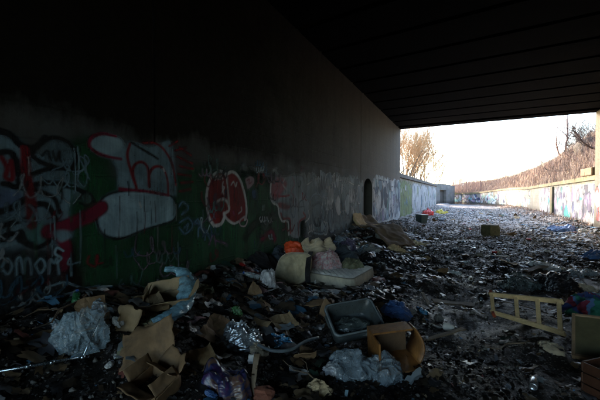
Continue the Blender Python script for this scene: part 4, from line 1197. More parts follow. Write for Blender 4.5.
# --- left foreground
bagobj('plastic_bag', 'plastic bag', 'large clear plastic bag glinting in the left foreground', M['bag_clear'], 80, 349, 56, 42, 51, .7, None, .26, 1.5, 6, 0, land='large clear bag')
heapobj('plastic_bag', 'plastic bag', 'black and white striped bag crumpled behind the large clear bag', M['bag_grey'], 103, 312, 26, 13, 52, .8, None, .03, 12)
bagobj('plastic_bag', 'plastic bag', 'small white bag at the left of the large clear bag', M['bag_white'], 58, 330, 13, 8, 53)
bagobj('plastic_bag', 'plastic bag', 'tiny blue bag far left against the wall', M['bag_blue'], 35, 336, 9, 4, 54)
A, B_, C_ = onground(-6, 390, .09), onground(83, 373, .10), onground(101, 352, .24)
t = thing('curtain_rod', 'bent shiny metal rod lying in the bottom left corner', 'metal rod', A)
v, f = tube([Vector((0, 0, 0)), (B_ - A) * .5, B_ - A], [.0085, .0085, .0085], 10); mesh_np('rod', v, f, M['chrome'], t, True)
v, f = tube([B_ - A, C_ - A], .0055, 8); mesh_np('inner_rod', v, f, M['chrome'], t, True)
for k_ in (.35, .62, 1.0):
    q = (B_ - A) * k_; dd = (B_ - A).normalized() * .012
    v, f = tube([q - dd, q + dd], .013, 10); mesh_np('joint', v, f, M['chrome'], t, True)
keep(A, .1); keep(B_, .15, 'bent metal rod')

def panel(w_, h_, fold=.3, wrk=.01, seed=0, nx=14, ny=12, thick=.005, tear=.03):
    wrk *= .45
    """a board of cardboard with a crease and torn edge, in its own xy plane"""
    X, Y = np.meshgrid(np.linspace(-.5, .5, nx), np.linspace(-.5, .5, ny), indexing='ij')
    P = np.stack([X.ravel() * w_, Y.ravel() * h_, np.zeros(X.size) + seed], 1)
    cr_ = P[:, 0] * .8 - P[:, 1] * .6 - .12 * w_
    Zz = np.where(P[:, 0] > 0, P[:, 0] * math.tan(fold), 0) + np.where(cr_ > 0, -cr_ * math.tan(fold * .7), 0) + wrk * fbm(P * 5 / max(w_, h_) * .4 + seed, seed, 3)
    ed = np.abs(Y.ravel()) > .49
    P[:, 1] += ed * tear * fbm(P * 14, seed + 1, 2) * np.sign(Y.ravel())
    ex = np.abs(X.ravel()) > .49
    P[:, 0] += ex * tear * fbm(P * 14, seed + 2, 2) * np.sign(X.ravel())
    T = P.copy(); T[:, 2] = Zz; Bm = T.copy(); Bm[:, 2] -= thick
    Fq = grid_faces(nx, ny); N = nx * ny; a = np.arange(N).reshape(nx, ny)
    loop = list(a[0]) + list(a[1:, -1]) + list(a[-1, -2::-1]) + list(a[-2:0:-1, 0])
    bnd = [(loop[i], loop[(i + 1) % len(loop)], loop[(i + 1) % len(loop)] + N, loop[i] + N) for i in range(len(loop))]
    return np.concatenate([T, Bm]), np.concatenate([Fq, Fq[:, ::-1] + N, np.array(bnd)])
def carton(label, px, py, w_, d_, h_, rot, tilt, seed, mat, lift=0, flaps=(1, 1, 1, 1), open_=(.7, -.5, .9, -.3), land=None):
    p = onground(px, py, lift)
    t = thing('cardboard_box', label, 'box', p, (tilt[0], tilt[1], PSI + rot))
    def put(name, w2, h2, loc, rt, s, fold=0.):
        V, Fc = panel(w2, h2, fold, .02, s, 12, 10, .006, .006)
        return mesh_np(name, V, Fc, mat, t, False, loc, rt)
    put('base', w_, d_, (0, 0, .008), (0, 0, 0), seed)
    for i, (L_, off, rz) in enumerate(((w_, (0, -d_ / 2), 0), (d_, (w_ / 2, 0), R(90)), (w_, (0, d_ / 2), R(180)), (d_, (-w_ / 2, 0), R(-90)))):
        put('side', L_, h_, (off[0], off[1], h_ / 2), Euler((R(90) + .04, 0, rz)), seed + i)
        if flaps[i]:
            fl = .42 * min(w_, d_); an = open_[i]
            dirx, diry = (math.sin(rz), -math.cos(rz))
            c_ = Vector((off[0] + dirx * fl / 2 * math.sin(an), off[1] + diry * fl / 2 * math.sin(an), h_ + fl / 2 * math.cos(an)))
            put('flap', L_ * .96, fl, c_, Euler((R(90) + an, 0, rz)), seed + 9 + i, .06)
    keep(p, max(w_, d_) * .55, land)
carton('open cardboard box with raised flaps behind the light blue plastic', 170, 309, .44, .30, .13, .25, (.10, -.14), 61, M['card2'], .0, open_=(1.2, .9, .35, -.4), land='open cardboard box')
carton('crushed brown cardboard box in the bottom foreground left of centre', 155, 394, .26, .22, .13, -.4, (.16, .14), 65, M['card'], -.02, open_=(1.2, -.7, -.9, .5), land='crushed brown box')
def sheet(name, cat, label, mat, px, py, w_, h_, rotz, tilt, seed, fold=.3, lift=.05, group=None, wrk=.03, land=None, thick=.005):
    p = onground(px, py, lift); V, Fc = panel(w_, h_, fold, wrk, seed, thick=thick)
    o = mesh_np(name, V, Fc, mat, None, False, p, Euler((tilt[0], tilt[1], PSI + rotz))); tag(o, label, cat, group); keep(p, max(w_, h_) * .3, land); return o
sheet('cardboard_piece', 'cardboard', 'cream wedge of cardboard standing left of the open box', M['card2'], 128, 330, .17, .20, .3, (R(70), .3), 71, .3, .08)
sheet('cardboard_piece', 'cardboard', 'long cardboard strip running down from the open box', M['card2'], 158, 335, .42, .10, -.4, (.35, .1), 72, .1, .06)
sheet('cardboard_piece', 'cardboard', 'big folded sheet of brown cardboard on the crushed box', M['card'], 150, 362, .40, .30, .4, (.7, -.2), 73, .5, .13)
sheet('cardboard_piece', 'cardboard', 'brown cardboard sheet propped at the bottom edge left of centre', M['card'], 172, 384, .26, .24, -.6, (1.0, .2), 74, .4, .1)
sheet('cardboard_piece', 'cardboard', 'pale torn cardboard strip under the silver wrapper bag', M['card2'], 262, 330, .22, .09, -.5, (.35, .1), 75, .2, .07)
sheet('cardboard_piece', 'cardboard', 'brown cardboard scrap in front of the mattress', M['card'], 316, 306, .45, .16, .05, (.15, .05), 76, .1, .04)
q = [onground(165, 296, .30), onground(180, 297, .30), onground(188, 306, .24), onground(184, 318, .14), onground(170, 325, .08), onground(152, 327, .05)]
roll('plastic_sheet', 'plastic sheet', 'crescent of light blue plastic hanging out of the open cardboard box', M['bag_blue'], q, [.03, .055, .07, .075, .07, .03], 81, .5, 16)
bpy.data.objects['plastic_sheet.001' if 'plastic_sheet.001' in bpy.data.objects else 'plastic_sheet'].data.materials[0] = film('light_blue_plastic', (.26, .50, .62), .95, .3)
for q_ in ((180, 310), (165, 322)): keep(onground(*q_), .15)
heapobj('wrapper_bag', 'bag', 'silvery crinkled wrapper bag in the foreground right of the boxes', M['silver'], 243, 340, 42, 18, 82, .7, None, .035, 14, .8, 1.3, land='silvery wrapper bag')
heapobj('plastic_bag', 'plastic bag', 'turquoise plastic bag right of the silvery wrapper bag', M['bag_blue'], 280, 345, 30, 9, 83, .8, None, .03, 13)
def print_mat():
    m = NT('printed_packaging'); v = m.obj()
    a = m.noise(5, 3, .6, v, 1)
    m.base(m.ramp(a, [(.35, (.06, .02, .08)), (.47, (.02, .035, .10)), (.55, (.14, .08, .05)), (.66, (.04, .018, .07))])); m.rough(.25); m.bump(m.noise(30, 5, .7, v), .4, .006); return m.m
heapobj('food_packet', 'packet', 'dark glossy purple printed packet in the bottom foreground', print_mat(), 228, 388, 58, 24, 84, .7, None, .02, 9, .6, 2, land='purple packet')
bagobj('plastic_bag', 'plastic bag', 'small yellow green bag behind the silvery wrapper bag', M['bag_green'], 236, 316, 13, 11, 85)
sheet('paper_scrap', 'paper', 'bright torn white card standing by the purple packet', M['paper'], 252, 372, .07, .07, .3, (R(60), .2), 86, .3, .1)
sheet('wooden_lath', 'wood', 'short upright broken lath beside the purple packet', M['wood'], 254, 392, .05, .26, .0, (R(70), .1), 87, .0, .12, wrk=.004, thick=.015)
q = [onground(258, 352, .07), onground(272, 357, .05), onground(290, 357, .06), onground(306, 350, .08), onground(318, 344, .06)]
v, f = tube(spline([tuple(a) for a in q], 8), .016, 10); org = q[0]
tag(mesh_np('hose', np.array(v) - np.array(org), f, M['tubrim'], None, True, org), 'curved pale grey length of hose in the centre foreground', 'hose')

# --- plastic tub and veneered drawer in the middle foreground
p = onground(350, 338, .10)
t = thing('storage_tub', 'tilted grey plastic storage tub lying open in front of the mattress', 'tub', p, Euler((R(34), R(-4), PSI + .28)))
def tub():
    W_, D_, H_ = .54, .36, .22
    def ringp(k, z, r=.06, n=6):
        w2, d2 = W_ / 2 * k, D_ / 2 * k; P = []
        for cx, cy, a0 in ((w2 - r, -d2 + r, -90), (w2 - r, d2 - r, 0), (-w2 + r, d2 - r, 90), (-w2 + r, -d2 + r, 180)):
            for a in np.linspace(a0, a0 + 90, n): P.append((cx + r * math.cos(R(a)), cy + r * math.sin(R(a)), z))
        return P
    def loft(rings, close0=True, close1=False):
        V = [q for r_ in rings for q in r_]; n = len(rings[0]); Fc = [(i * n + j, i * n + (j + 1) % n, (i + 1) * n + (j + 1) % n, (i + 1) * n + j) for i in range(len(rings) - 1) for j in range(n)]
        if close0: Fc.append(tuple(range(n))[::-1])
        if close1: Fc.append(tuple(len(V) - n + j for j in range(n)))
        return V, Fc
    v, f = loft([ringp(.84, 0), ringp(.86, .02), ringp(.97, H_), ringp(.955, H_ - .001), ringp(.85, .03), ringp(.83, .012)], True, True)
    mesh_np('shell', v, f, M['tv'], t, True)
    v, f = loft([ringp(.985, H_ - .03), ringp(1.06, H_ - .03), ringp(1.06, H_ + .004), ringp(.985, H_ + .004), ringp(.985, H_ - .03)], False, False)
    mesh_np('rim', v, f, M['tubrim'], t, True)
    for s_ in (-1, 1):
        rbox((.02, .14, .022), .005, M['tv'], 'handle', t, (s_ * (W_ / 2 * 1.06 + .012), 0, H_ - .02))
tub(); keep(p, .33, 'grey plastic tub')
heapobj('plastic_sheet', 'plastic sheet', 'dark clear plastic film drooping inside the grey tub', M['bag_dark'], 352, 326, 44, 8, 91, .6, gz(p.x, p.y) + .14, .03, 9)
p = onground(394, 362, .0)
t = thing('drawer', 'orange veneered wooden drawer on its side with dark interior', 'drawer', p, Euler((R(3), R(-4), PSI + .12)))
W_, D_, H_ = .40, .34, .29
rbox((W_, D_, .018), .002, M['drawer'], 'side', t, (0, -.02, .009))
rbox((W_, .16, .018), .002, M['drawer'], 'side', t, (0, .08, H_))
rbox((.018, D_ - .02, H_ - .02), .002, M['drawer'], 'end', t, (-W_ / 2 + .009, 0, H_ / 2 + .0))
rbox((W_ - .02, .012, H_ - .02), .001, M['drawer_in'], 'bottom', t, (.0, D_ / 2 - .02, H_ / 2))
n_ = 11; V = []
for i in range(n_):
    f_ = i / (n_ - 1); z = .019 + (H_ - .03) * f_; bx = .07 * math.sin(math.pi * f_ * .8); dep = D_ * (.85 - .40 * f_ ** 2)
    for yv in (D_ / 2 - dep, D_ / 2 - .002):
        for xo in (0, .016): V.append((W_ / 2 - .01 + bx + xo, yv, z))
Fc = [(0, 1, 3, 2), ((n_ - 1) * 4, (n_ - 1) * 4 + 2, (n_ - 1) * 4 + 3, (n_ - 1) * 4 + 1)]
for i in range(n_ - 1):
    q_, r_ = i * 4, i * 4 + 4; Fc += [(q_, r_, r_ + 1, q_ + 1), (q_ + 2, q_ + 3, r_ + 3, r_ + 2), (q_, q_ + 2, r_ + 2, r_), (q_ + 1, r_ + 1, r_ + 3, q_ + 3)]
mesh_np('end', V, Fc, M['drawer'], t, True)
keep(p, .3, 'wooden drawer')
bagobj('plastic_bag', 'plastic bag', 'grey blue plastic bag in front of the plastic tub', M['bag_grey'], 350, 376, 50, 28, 92, .7, None, .22, 1.3, 6, land='grey blue bags')
bagobj('plastic_bag', 'plastic bag', 'grey blue plastic bag in front of the wooden drawer', M['bag_grey'], 386, 380, 44, 26, 93, .7, None, .22, 1.3, 6)
bagobj('plastic_bag', 'plastic bag', 'small pale bag at the left end of the foreground bags', M['bag_white'], 331, 373, 20, 12, 94)
heapobj('rag', 'cloth', 'royal blue rag with violet spots right of the mattress', M['paper_blue'], 397, 313, 34, 10, 95, .8, None, .03, 12, .2, 1.5)
bagobj('plastic_bag', 'plastic bag', 'small violet bag on the royal blue rag', M['bag_purple'], 403, 309, 7, 5, 96)
heapobj('paper_bag', 'paper bag', 'crumpled tan paper bag at the bottom edge below the grey blue bags', M['foam'], 318, 392, 26, 10, 97, .8, None, .03, 12)

# --- pine ladder on its edge
LL, LR = at(493.5, 312.5, .12), at(562, 333, .17)
UL, UR = at(491.5, 294.5, .25), at(560, 301.5, .40)
t = thing('ladder', 'short varnished pine ladder lying tilted on the rubbish at the right', 'ladder', LL)
def beam(name, p, q, wi, dp, nv, mat, ext=0.0):
    p, q = Vector(p) - LL, Vector(q) - LL
    x = (q - p).normalized(); y = nv - x * nv.dot(x); y.normalize(); z = x.cross(y)
    L_ = (q - p).length + 2 * ext
    o = rbox((L_, dp, wi), .004, mat, name, t, None, None)
    o.rotation_euler = Matrix((x, y, z)).transposed().to_euler(); o.location = (p + q) / 2
    return o
nv = (LR - LL).cross(UL - LL).normalized()
beam('rail', LL, LR, .026, .060, nv, M['ladder'], .03); beam('rail', UL, UR, .026, .060, nv, M['ladder'], .03)
for f_ in (.0, .40, .71, .985):
    beam('rung', LL.lerp(LR, f_), UL.lerp(UR, f_), .042, .026, nv, M['ladder'], -.012)
beam('end_cap', UL + (UL - LL) * .02, UL + (UL - LL) * .17, .034, .066, nv, M['redcap'])
beam('end_cap', LL - (UL - LL) * .16, LL - (UL - LL) * .03, .034, .066, nv, M['redcap'])
for k_ in (.1, .35, .6, .85): keep(LL.lerp(LR, k_), .17); keep(UL.lerp(UR, k_), .15)
LAND.append(('pine ladder', LL.lerp(UR, .5)))
# --- panel, box and blanket at the right edge
def quilt_mat():
    m = NT('striped_blanket'); v = m.obj()
    sx = m.n("ShaderNodeSeparateXYZ"); m.l(v, sx.inputs[0])
    a = m.math('ADD', m.math('MULTIPLY', sx.outputs[0], 5.0), m.math('MULTIPLY', m.noise(4, 3, .5, v), 1.6))
    a = m.math('FRACT', a)
    q = m.n("ShaderNodeValToRGB"); q.color_ramp.interpolation = 'CONSTANT'; e = q.color_ramp.elements
    for i, (p_, c_) in enumerate([(0, (.03, .20, .14)), (.28, (.04, .07, .22)), (.48, (.24, .03, .06)), (.62, (.05, .26, .20)), (.8, (.10, .20, .38))]):
        if i > 1: e.new(.5)
        e[i].position = p_; e[i].color = (*c_, 1)
    m.l(a, q.inputs[0]); m.base(q.outputs[0]); m.rough(.85); m.bump(m.noise(90, 4, .6, v), .5, .005); return m.m
heapobj('blanket', 'bedding', 'green blue and red striped blanket heaped over the far end of the ladder', quilt_mat(), 590, 318, 56, 24, 101, .8, None, .05, 8, 1.0, 2.5, land='striped blanket')
p = onground(624, 374, .0)
t = thing('cabinet_door', 'olive cabinet door with raw pale edges propped at the right picture edge', 'door', p + Vector((0, 0, .12)), Euler((R(24), R(-6), PSI - .75)))
rbox((.62, .50, .020), .003, M['panel'], 'board', t, (0, 0, .20))
for sx_, sy_, lx, ly in ((-.32, 0, .026, .56), (.32, 0, .026, .56), (0, -.265, .61, .026), (0, .265, .61, .026)): rbox((lx, ly, .042), .003, M['panel_edge'], 'edge_strip', t, (sx_, sy_, .20))
p2 = onground(628, 402, 0)
t = thing('crate', 'dark red brown wooden crate under the olive cabinet door', 'crate', p2, Euler((0, 0, PSI + .3)))
for k_ in range(3):
    rbox((.46, .015, .075), .003, M['redwood'], 'slat', t, (0, -.17, .045 + k_ * .085)); rbox((.46, .015, .075), .003, M['redwood'], 'slat', t, (0, .17, .045 + k_ * .085))
    rbox((.015, .32, .075), .003, M['redwood'], 'slat', t, (-.225, 0, .045 + k_ * .085)); rbox((.015, .32, .075), .003, M['redwood'], 'slat', t, (.225, 0, .045 + k_ * .085))
rbox((.44, .33, .012), .002, M['redwood'], 'base', t, (0, 0, .008))
keep(p, .35); keep(p2, .3)
bagobj('plastic_bag', 'plastic bag', 'dull translucent plastic sack behind the pine ladder', M['bag_dark'], 521, 290, 46, 18, 102, .8, None, .26, 1.6, 6, land='translucent sack')
heapobj('bin_liner', 'plastic bag', 'black bin liner heaped right of the translucent sack', M['bag_black'], 559, 288, 44, 20, 103, .7, None, .06, 7)
heapobj('plastic_sheet', 'plastic sheet', 'pale blue plastic sheet strewn behind the black bin liner', M['bag_white'], 543, 267, 34, 5, 104, .8, None, .04, 9)
heapobj('plastic_sheet', 'plastic sheet', 'light blue grey sheet lying right of the black bin liner', M['bag_grey'], 583, 275, 36, 6, 105, .8, None, .04, 9)
heapobj('tarpaulin', 'tarpaulin', 'dark blue tarpaulin bundled at the right picture edge', M['paper_blue'], 594, 258, 26, 7, 106, .8, None, .05, 8)
heapobj('tarpaulin', 'tarpaulin', 'blue tarpaulin lying at the foot of the right outer wall', M['paper_blue'], 561, 231, 28, 5, 107, .8, None, .09, 4)
bagobj('plastic_bag', 'plastic bag', 'white plastic bag at the foot of the right outer wall', M['bag_white'], 583, 233, 9, 5, 108)
# --- things standing in the distance
p = onground(490, 236, -.03)
t = thing('concrete_block', 'mossy concrete block standing alone on the open ground', 'block', p, Euler((.03, .02, PSI + .35)))
o = rbox((.50, .42, .44), .03, M['mossblock'], 'body', t, (0, 0, .22), None, 2, .03, 4)
o = rbox((.44, .36, .03), .01, M['stone'], 'pale_top', t, (0, 0, .445), None, 1, .01, 5)  # thin paler slab covering the top of the block
keep(p, .4, 'mossy concrete block')
p = onground(421.5, 222.5, -.02)
t = thing('waste_bin', 'dark green square bin with pale top near the underpass mouth', 'bin', p, Euler((0, 0.04, PSI + .4)))
v, f = [], []
for z, s_ in ((0, .19), (.44, .235), (.44, .215), (.03, .17)): v += [(-s_, -s_, z), (s_, -s_, z), (s_, s_, z), (-s_, s_, z)]
for i in range(3):
    for k in range(4): f.append((i * 4 + k, i * 4 + (k + 1) % 4, i * 4 + 4 + (k + 1) % 4, i * 4 + 4 + k))
f += [(3, 2, 1, 0), (12, 13, 14, 15)]
mesh_np('body', v, f, simple('dark_green_plastic', (.02, .05, .04), .4, .3, 6, .2, 60, .3), t); rbox((.48, .48, .03), .008, M['cup'], 'lid', t, (0, 0, .46), (.03, 0, 0))
keep(p, .4, 'dark green bin')
bagobj('plastic_bag', 'plastic bag', 'bright red plastic bag by the left outer wall', M['bag_red'], 428, 215, 13, 8, 111, .8, None, .25, 1.6, 4, .2, land='bright red bag')
heapobj('plastic_sheet', 'plastic sheet', 'bright yellow plastic sheet right of the bright red bag', M['bag_yellow'], 442, 214, 12, 4, 112, .8, None, .1, 3)
bagobj('plastic_bag', 'plastic bag', 'dark bag lying between the green bin and the open ground', M['bag_black'], 441, 221, 11, 4, 113)

# ================================================================== SMALL LITTER, ONE BY ONE
nr = random.Random(77)
PROTO = {}
def proto(kind, build):
    PROTO[kind] = build
def crumple(seed, flat=.55):
    V, Fc = ICO[4]; k = 1 + .34 * ridge(V * 1.5 + seed, seed, 3)
    V = V * k[:, None] * np.array([1.3, .8, flat]); V[:, 2] += .3; return V * .032, Fc
def mk(name, V, Fc, mat, smooth=False):
    me = bpy.data.meshes.new(name); me.from_pydata([tuple(map(float, v)) for v in V], [], [tuple(int(i) for i in f) for f in Fc]); me.materials.append(mat)
    if smooth: me.polygons.foreach_set('use_smooth', [True] * len(me.polygons))
    return me
def flatp(w_, h_, seed, fold=.3, wrk=.02, thick=.001):
    return panel(w_, h_, fold, wrk, seed, 9, 8, thick, .02)
KINDS = []   # (name, category, adjective phrase, [(part name, mesh)], weight, scale range, lift, flat?)
for i, (mt_, adj) in enumerate((('paper', 'crumpled white paper scrap'), ('paper', 'creased white paper sheet'), ('paper_pink', 'faded pink paper scrap'), ('paper_blue', 'crumpled blue paper scrap'))):
    for k in range(2):
        V, Fc = crumple(200 + i * 7 + k) if i in (0, 3) else flatp(.17, .13, 210 + i * 7 + k, .5, .05)
        KINDS.append(('paper_scrap', 'paper', adj, [(None, mk('paper_scrap', V, Fc, M[mt_]))], 5 if i < 2 else 2, (.7, 1.5), .012))
for i, (mt_, adj) in enumerate((('bag_white', 'small white plastic bag'), ('bag_grey', 'small grey plastic bag'), ('bag_black', 'small black plastic bag'), ('bag_blue', 'small blue plastic bag'), ('bag_clear', 'scrap of clear plastic film'))):
    V, Fc = bag((.22, .13, .055), 230 + i, 4, .42, 1.7, .3)
    KINDS.append(('plastic_bag', 'plastic bag', adj, [(None, mk('plastic_bag', V, Fc, M[mt_], True))], 3, (.6, 1.4), -.01))
for i, (mt_, adj, w_, h_) in enumerate((('card', 'torn brown cardboard piece', .26, .18), ('card2', 'flat pale cardboard piece', .22, .2), ('card', 'folded brown carton flap', .18, .12))):
    V, Fc = flatp(w_, h_, 250 + i, .35 + .3 * i, .05, .004)
    KINDS.append(('cardboard_piece', 'cardboard', adj, [(None, mk('cardboard_piece', V, Fc, M[mt_]))], 5, (.7, 1.5), .015))
def bottle_parts(mat):
    V, Fc = lathe([(0.001, 0), (.028, .002), (.032, .012), (.032, .05), (.029, .07), (.032, .09), (.032, .14), (.022, .175), (.012, .195), (.012, .212), (.001, .213)], 12)
    V = [(z, x, y + .03) for x, y, z in V]
    C_, D__ = lathe([(.001, 0), (.0145, 0), (.0145, .016), (.001, .017)], 10); C_ = [(z + .205, x, y + .03) for x, y, z in C_]
    return [('body', mk('body', V, Fc, mat, True)), ('cap', mk('cap', C_, D__, M['cap'], True))]
KINDS.append(('plastic_bottle', 'bottle', 'clear plastic bottle on its side', bottle_parts(M['bottle']), 4, (.9, 1.3), .0))
KINDS.append(('plastic_bottle', 'bottle', 'green bottle on its side', bottle_parts(M['bottle_green']), 2, (.9, 1.2), .0))
for mt_, adj in (('can', 'dented silver drink can'), ('can_red', 'dented red drink can')):
    V, Fc = lathe([(.001, .003), (.024, .003), (.027, 0), (.0325, .01), (.0325, .105), (.027, .118), (.025, .115), (.001, .113)], 14)
    V = np.array(V); V[:, 0] *= 1 - .3 * np.exp(-((V[:, 2] - .06) / .02) ** 2); V = np.stack([V[:, 2], V[:, 1], V[:, 0] + .03], 1)
    KINDS.append(('drink_can', 'can', adj, [(None, mk('drink_can', V, Fc, M[mt_], True))], 2, (1, 1.1), 0))
V, Fc = lathe([(.001, 0), (.027, 0), (.042, .10), (.044, .102), (.041, .101), (.026, .004), (.001, .004)], 16); V = [(z, x, y + .04) for x, y, z in V]
KINDS.append(('foam_cup', 'cup', 'white foam cup on its side', [(None, mk('foam_cup', V, Fc, M['cup'], True))], 3, (.9, 1.2), 0))
for k in range(2):
    L_ = .5 + .35 * k
    V, Fc = panel(L_, .07, .02, .006, 260 + k, 8, 4, .018, .02)
    KINDS.append(('wooden_lath', 'wood', ('short', 'long')[k] + ' broken wooden lath', [(None, mk('wooden_lath', V, Fc, M['wood']))], 3, (.7, 1.4), .03))
for k, (mt_, adj) in enumerate((('grey_cloth', 'grey rag'), ('navy', 'dark navy rag'), ('olive', 'olive green rag'), ('beige', 'beige rag'))):
    V, Fc = heap((.26, .17, .06), 270 + k, 26, 60, .035, 18, .4, 1.6, 1.2, .6)
    KINDS.append(('rag', 'cloth', 'crumpled ' + adj, [(None, mk('rag', V, Fc, M[mt_], True))], 2, (.7, 1.5), 0))
for k, (mt_, adj) in enumerate((('stone', 'grey lump of rubble'), ('brick', 'broken red brick'), ('stone', 'angular grey stone'))):
    V, Fc = ICO[3]; V = np.sign(V) * np.abs(V) ** .75; V = V * (1 + .38 * ridge(V * 1.3 + k * 3, 280 + k, 3))[:, None] * np.array([.055, .042, .045]); V[:, 2] += .012
    KINDS.append((('rubble', 'brick', 'stone')[k], ('rubble', 'brick', 'stone')[k], adj, [(None, mk(('rubble', 'brick', 'stone')[k], V, Fc, M[mt_]))], 4 if k != 1 else 2, (.6, 1.5), 0))
for k in range(2):
    pts_ = [(0, 0, .02), (.15, .03, .03), (.3, -.01, .035), (.46, .04, .02), (.6, .02, .05)]
    v, f = tube(pts_, [.009, .008, .007, .005, .003], 5); v2, f2 = tube([(.3, -.01, .035), (.38, -.09, .06), (.47, -.12, .05)], [.005, .004, .002], 4)
    KINDS.append(('stick', 'stick', ('bare brown stick', 'forked bare twig')[k], [(None, mk('stick', v + (v2 if k else []), f + ([tuple(i + len(v) for i in q) for q in f2] if k else []), M['bark']))], 3, (.6, 1.4), 0))
LAND += [('arched niche', Vector((XL, 12, 0))), ('left outer wall', Vector((XL, 26, 0))), ('right outer wall', Vector((XR, 23, 0))), ('far curve of the wall', Vector((2, 42, 0)))]
def proj(p):
    d = Vector(p) - EYE; z = d.dot(FW)
    return (300 + F * d.dot(RT) / z, 200 - F * d.dot(UP) / z, z)
weights = [k[4] for k in KINDS]
placed = []; items = []
tries = 0
while len(items) < 340 and tries < 20000:
    tries += 1
    r_ = nr.random()
    if r_ < .70: y = 1.2 + 9 * nr.random() ** 1.3
    else: y = 8 + 26 * nr.random() ** 1.4
    x = nr.uniform(XL + .15, XR - .1) if nr.random() > .4 or y > 13 else XL + .15 + 1.5 * nr.random() ** 1.2
    px, py, z = proj((x, y, .1))
    if z < 1.5 or not (-5 < px < 605 and 190 < py < 402): continue
    if any(math.hypot(x - a, y - b) < c * .9 for a, b, c in HERO): continue
    if any(math.hypot(x - a, y - b) < .16 for a, b in placed): continue
    k = nr.choices(range(len(KINDS)), weights)[0]
    if y > 12 and KINDS[k][0] in ('stick', 'rag', 'wooden_lath') and nr.random() < .5: continue
    placed.append((x, y)); items.append((k, x, y, z, px))
labs = []
for (k, x, y, z, px) in items:
    best = min(LAND, key=lambda q: (q[1].x - x) ** 2 + (q[1].y - y) ** 2)
    bx, by, bz = proj(best[1]); dpx = px - bx; dz = z - bz
    rel = ('right of' if dpx > 0 else 'left of') if abs(dpx) * z / F > abs(dz) else ('behind' if dz > 0 else 'in front of')
    labs.append((KINDS[k][2], rel, best[0]))
from collections import defaultdict
grp = defaultdict(list)
for i, l in enumerate(labs): grp[l].append(i)
final = {}
ORD = ['nearest', 'second nearest', 'third nearest', 'fourth nearest', 'fifth nearest', 'sixth nearest', 'seventh nearest', 'eighth nearest']
for l, ids in grp.items():
    if len(ids) == 1: final[ids[0]] = f'{l[0]} lying {l[1]} the {l[2]}'
    else:
        for j, i in enumerate(sorted(ids, key=lambda q: items[q][3])):
            final[i] = (ORD[j] if j < 8 else 'farthest') + f' {l[0]} {l[1]} the {l[2]}'
GRP = {'paper_scrap': 'paper scraps strewn on the ground', 'plastic_bag': 'small plastic bags strewn on the ground', 'cardboard_piece': 'cardboard pieces on the ground', 'plastic_bottle': 'bottles on the ground', 'drink_can': 'drink cans on the ground', 'foam_cup': 'cups on the ground', 'wooden_lath': 'wooden laths on the ground', 'rag': 'rags on the ground', 'rubble': 'rubble on the ground', 'brick': 'broken bricks on the ground', 'stone': 'stones on the ground', 'stick': 'sticks on the ground'}
for i, (k, x, y, z, px) in enumerate(items):
    nm, cat, adj, parts, _, sr, lift = KINDS[k]
    s_ = nr.uniform(*sr) * (1.25 if y > 14 and nm in ('paper_scrap', 'plastic_bag', 'cardboard_piece') else 1)
    e = .1; gx = (gz(x + e, y) - gz(x - e, y)) / (2 * e); gy = (gz(x, y + e) - gz(x, y - e)) / (2 * e)
    q = Vector((-gx, -gy, 1)).to_track_quat('Z', 'Y') @ Euler((nr.uniform(-.12, .12), nr.uniform(-.12, .12), nr.uniform(0, 6.28))).to_quaternion()
    loc = (x, y, gz(x, y) + lift * s_)
    if parts[0][0] is None:
        o = link(nm, parts[0][1], None, loc, q.to_euler(), (s_,) * 3)
    else:
        o = link(nm, None, None, loc, q.to_euler(), (s_,) * 3)
        for pn, me in parts: link(pn, me, o)
    tag(o, final[i], cat, GRP[nm])

# ================================================================== UNCOUNTABLE LITTER
def scraps(name, n, seed, ysamp, cols, wts, s0, s1, grow, label, tilt=.45, mat=None, lift=.006, thr=-.12):
    nr_ = np.random.RandomState(seed)
    y = ysamp(n, nr_); x = XL + .05 + (XR - XL - .1) * nr_.rand(n)
    pt = np.stack([x * .55, y * .38, np.full(n, .5)], 1); keepm = (fbm(pt, 90, 3) * .9 + .35 * fbm(pt * 4.5, 95, 2) + nr_.uniform(-.22, .45, n)) > thr
    x, y = x[keepm], y[keepm]; n = len(x)
    k = (y > 33); x = np.where(k, x - (y - 33) * .4 * nr_.rand(n), x)
    s = s0 + (s1 - s0) * nr_.rand(n) ** 2.5; s = s * (1 + grow * np.clip(y, 0, 40) / 10)
    asp = .35 + .65 * nr_.rand(n); a = nr_.rand(n) * 6.283
    tx = nr_.normal(0, tilt, n); ty = nr_.normal(0, tilt, n)
    z = gz_np(x, y) + lift + s * .25 * np.abs(tx)
    V = np.zeros((n * 6, 3))
    nz = np.stack([np.zeros(n)] * 6, 1)
    cor = [(-1, -1), (0, -1.1), (1, -.8), (1, 1), (0, .9), (-1, .8)]
    curl = nr_.uniform(-.5, .9, n)
    for i, (u, v) in enumerate(cor):
        u2 = u * s / 2 * (1 + .25 * nr_.uniform(-1, 1, n)); v2 = v * s * asp / 2 * (1 + .25 * nr_.uniform(-1, 1, n))
        V[i::6, 0] = x + u2 * np.cos(a) - v2 * np.sin(a); V[i::6, 1] = y + u2 * np.sin(a) + v2 * np.cos(a)
        V[i::6, 2] = z + u2 * tx + v2 * ty + np.abs(u) * curl * s * .35
    b = np.arange(n) * 6
    Fq = np.concatenate([np.stack([b, b + 1, b + 4, b + 5], 1), np.stack([b + 1, b + 2, b + 3, b + 4], 1)])
    ci = nr_.choice(len(cols), n, p=np.array(wts) / sum(wts)); C = np.ones((n * 6, 4))
    cc = np.array(cols)[ci] * (.6 + .7 * nr_.rand(n, 1))
    for i in range(6): C[i::6, :3] = cc
    o = mesh_np(name, V, Fq, mat or M['scrap'])
    ca = o.data.color_attributes.new('paint', 'FLOAT_COLOR', 'POINT'); ca.data.foreach_set('color', C.ravel())
    return tag(o, label, 'litter', kind='stuff')
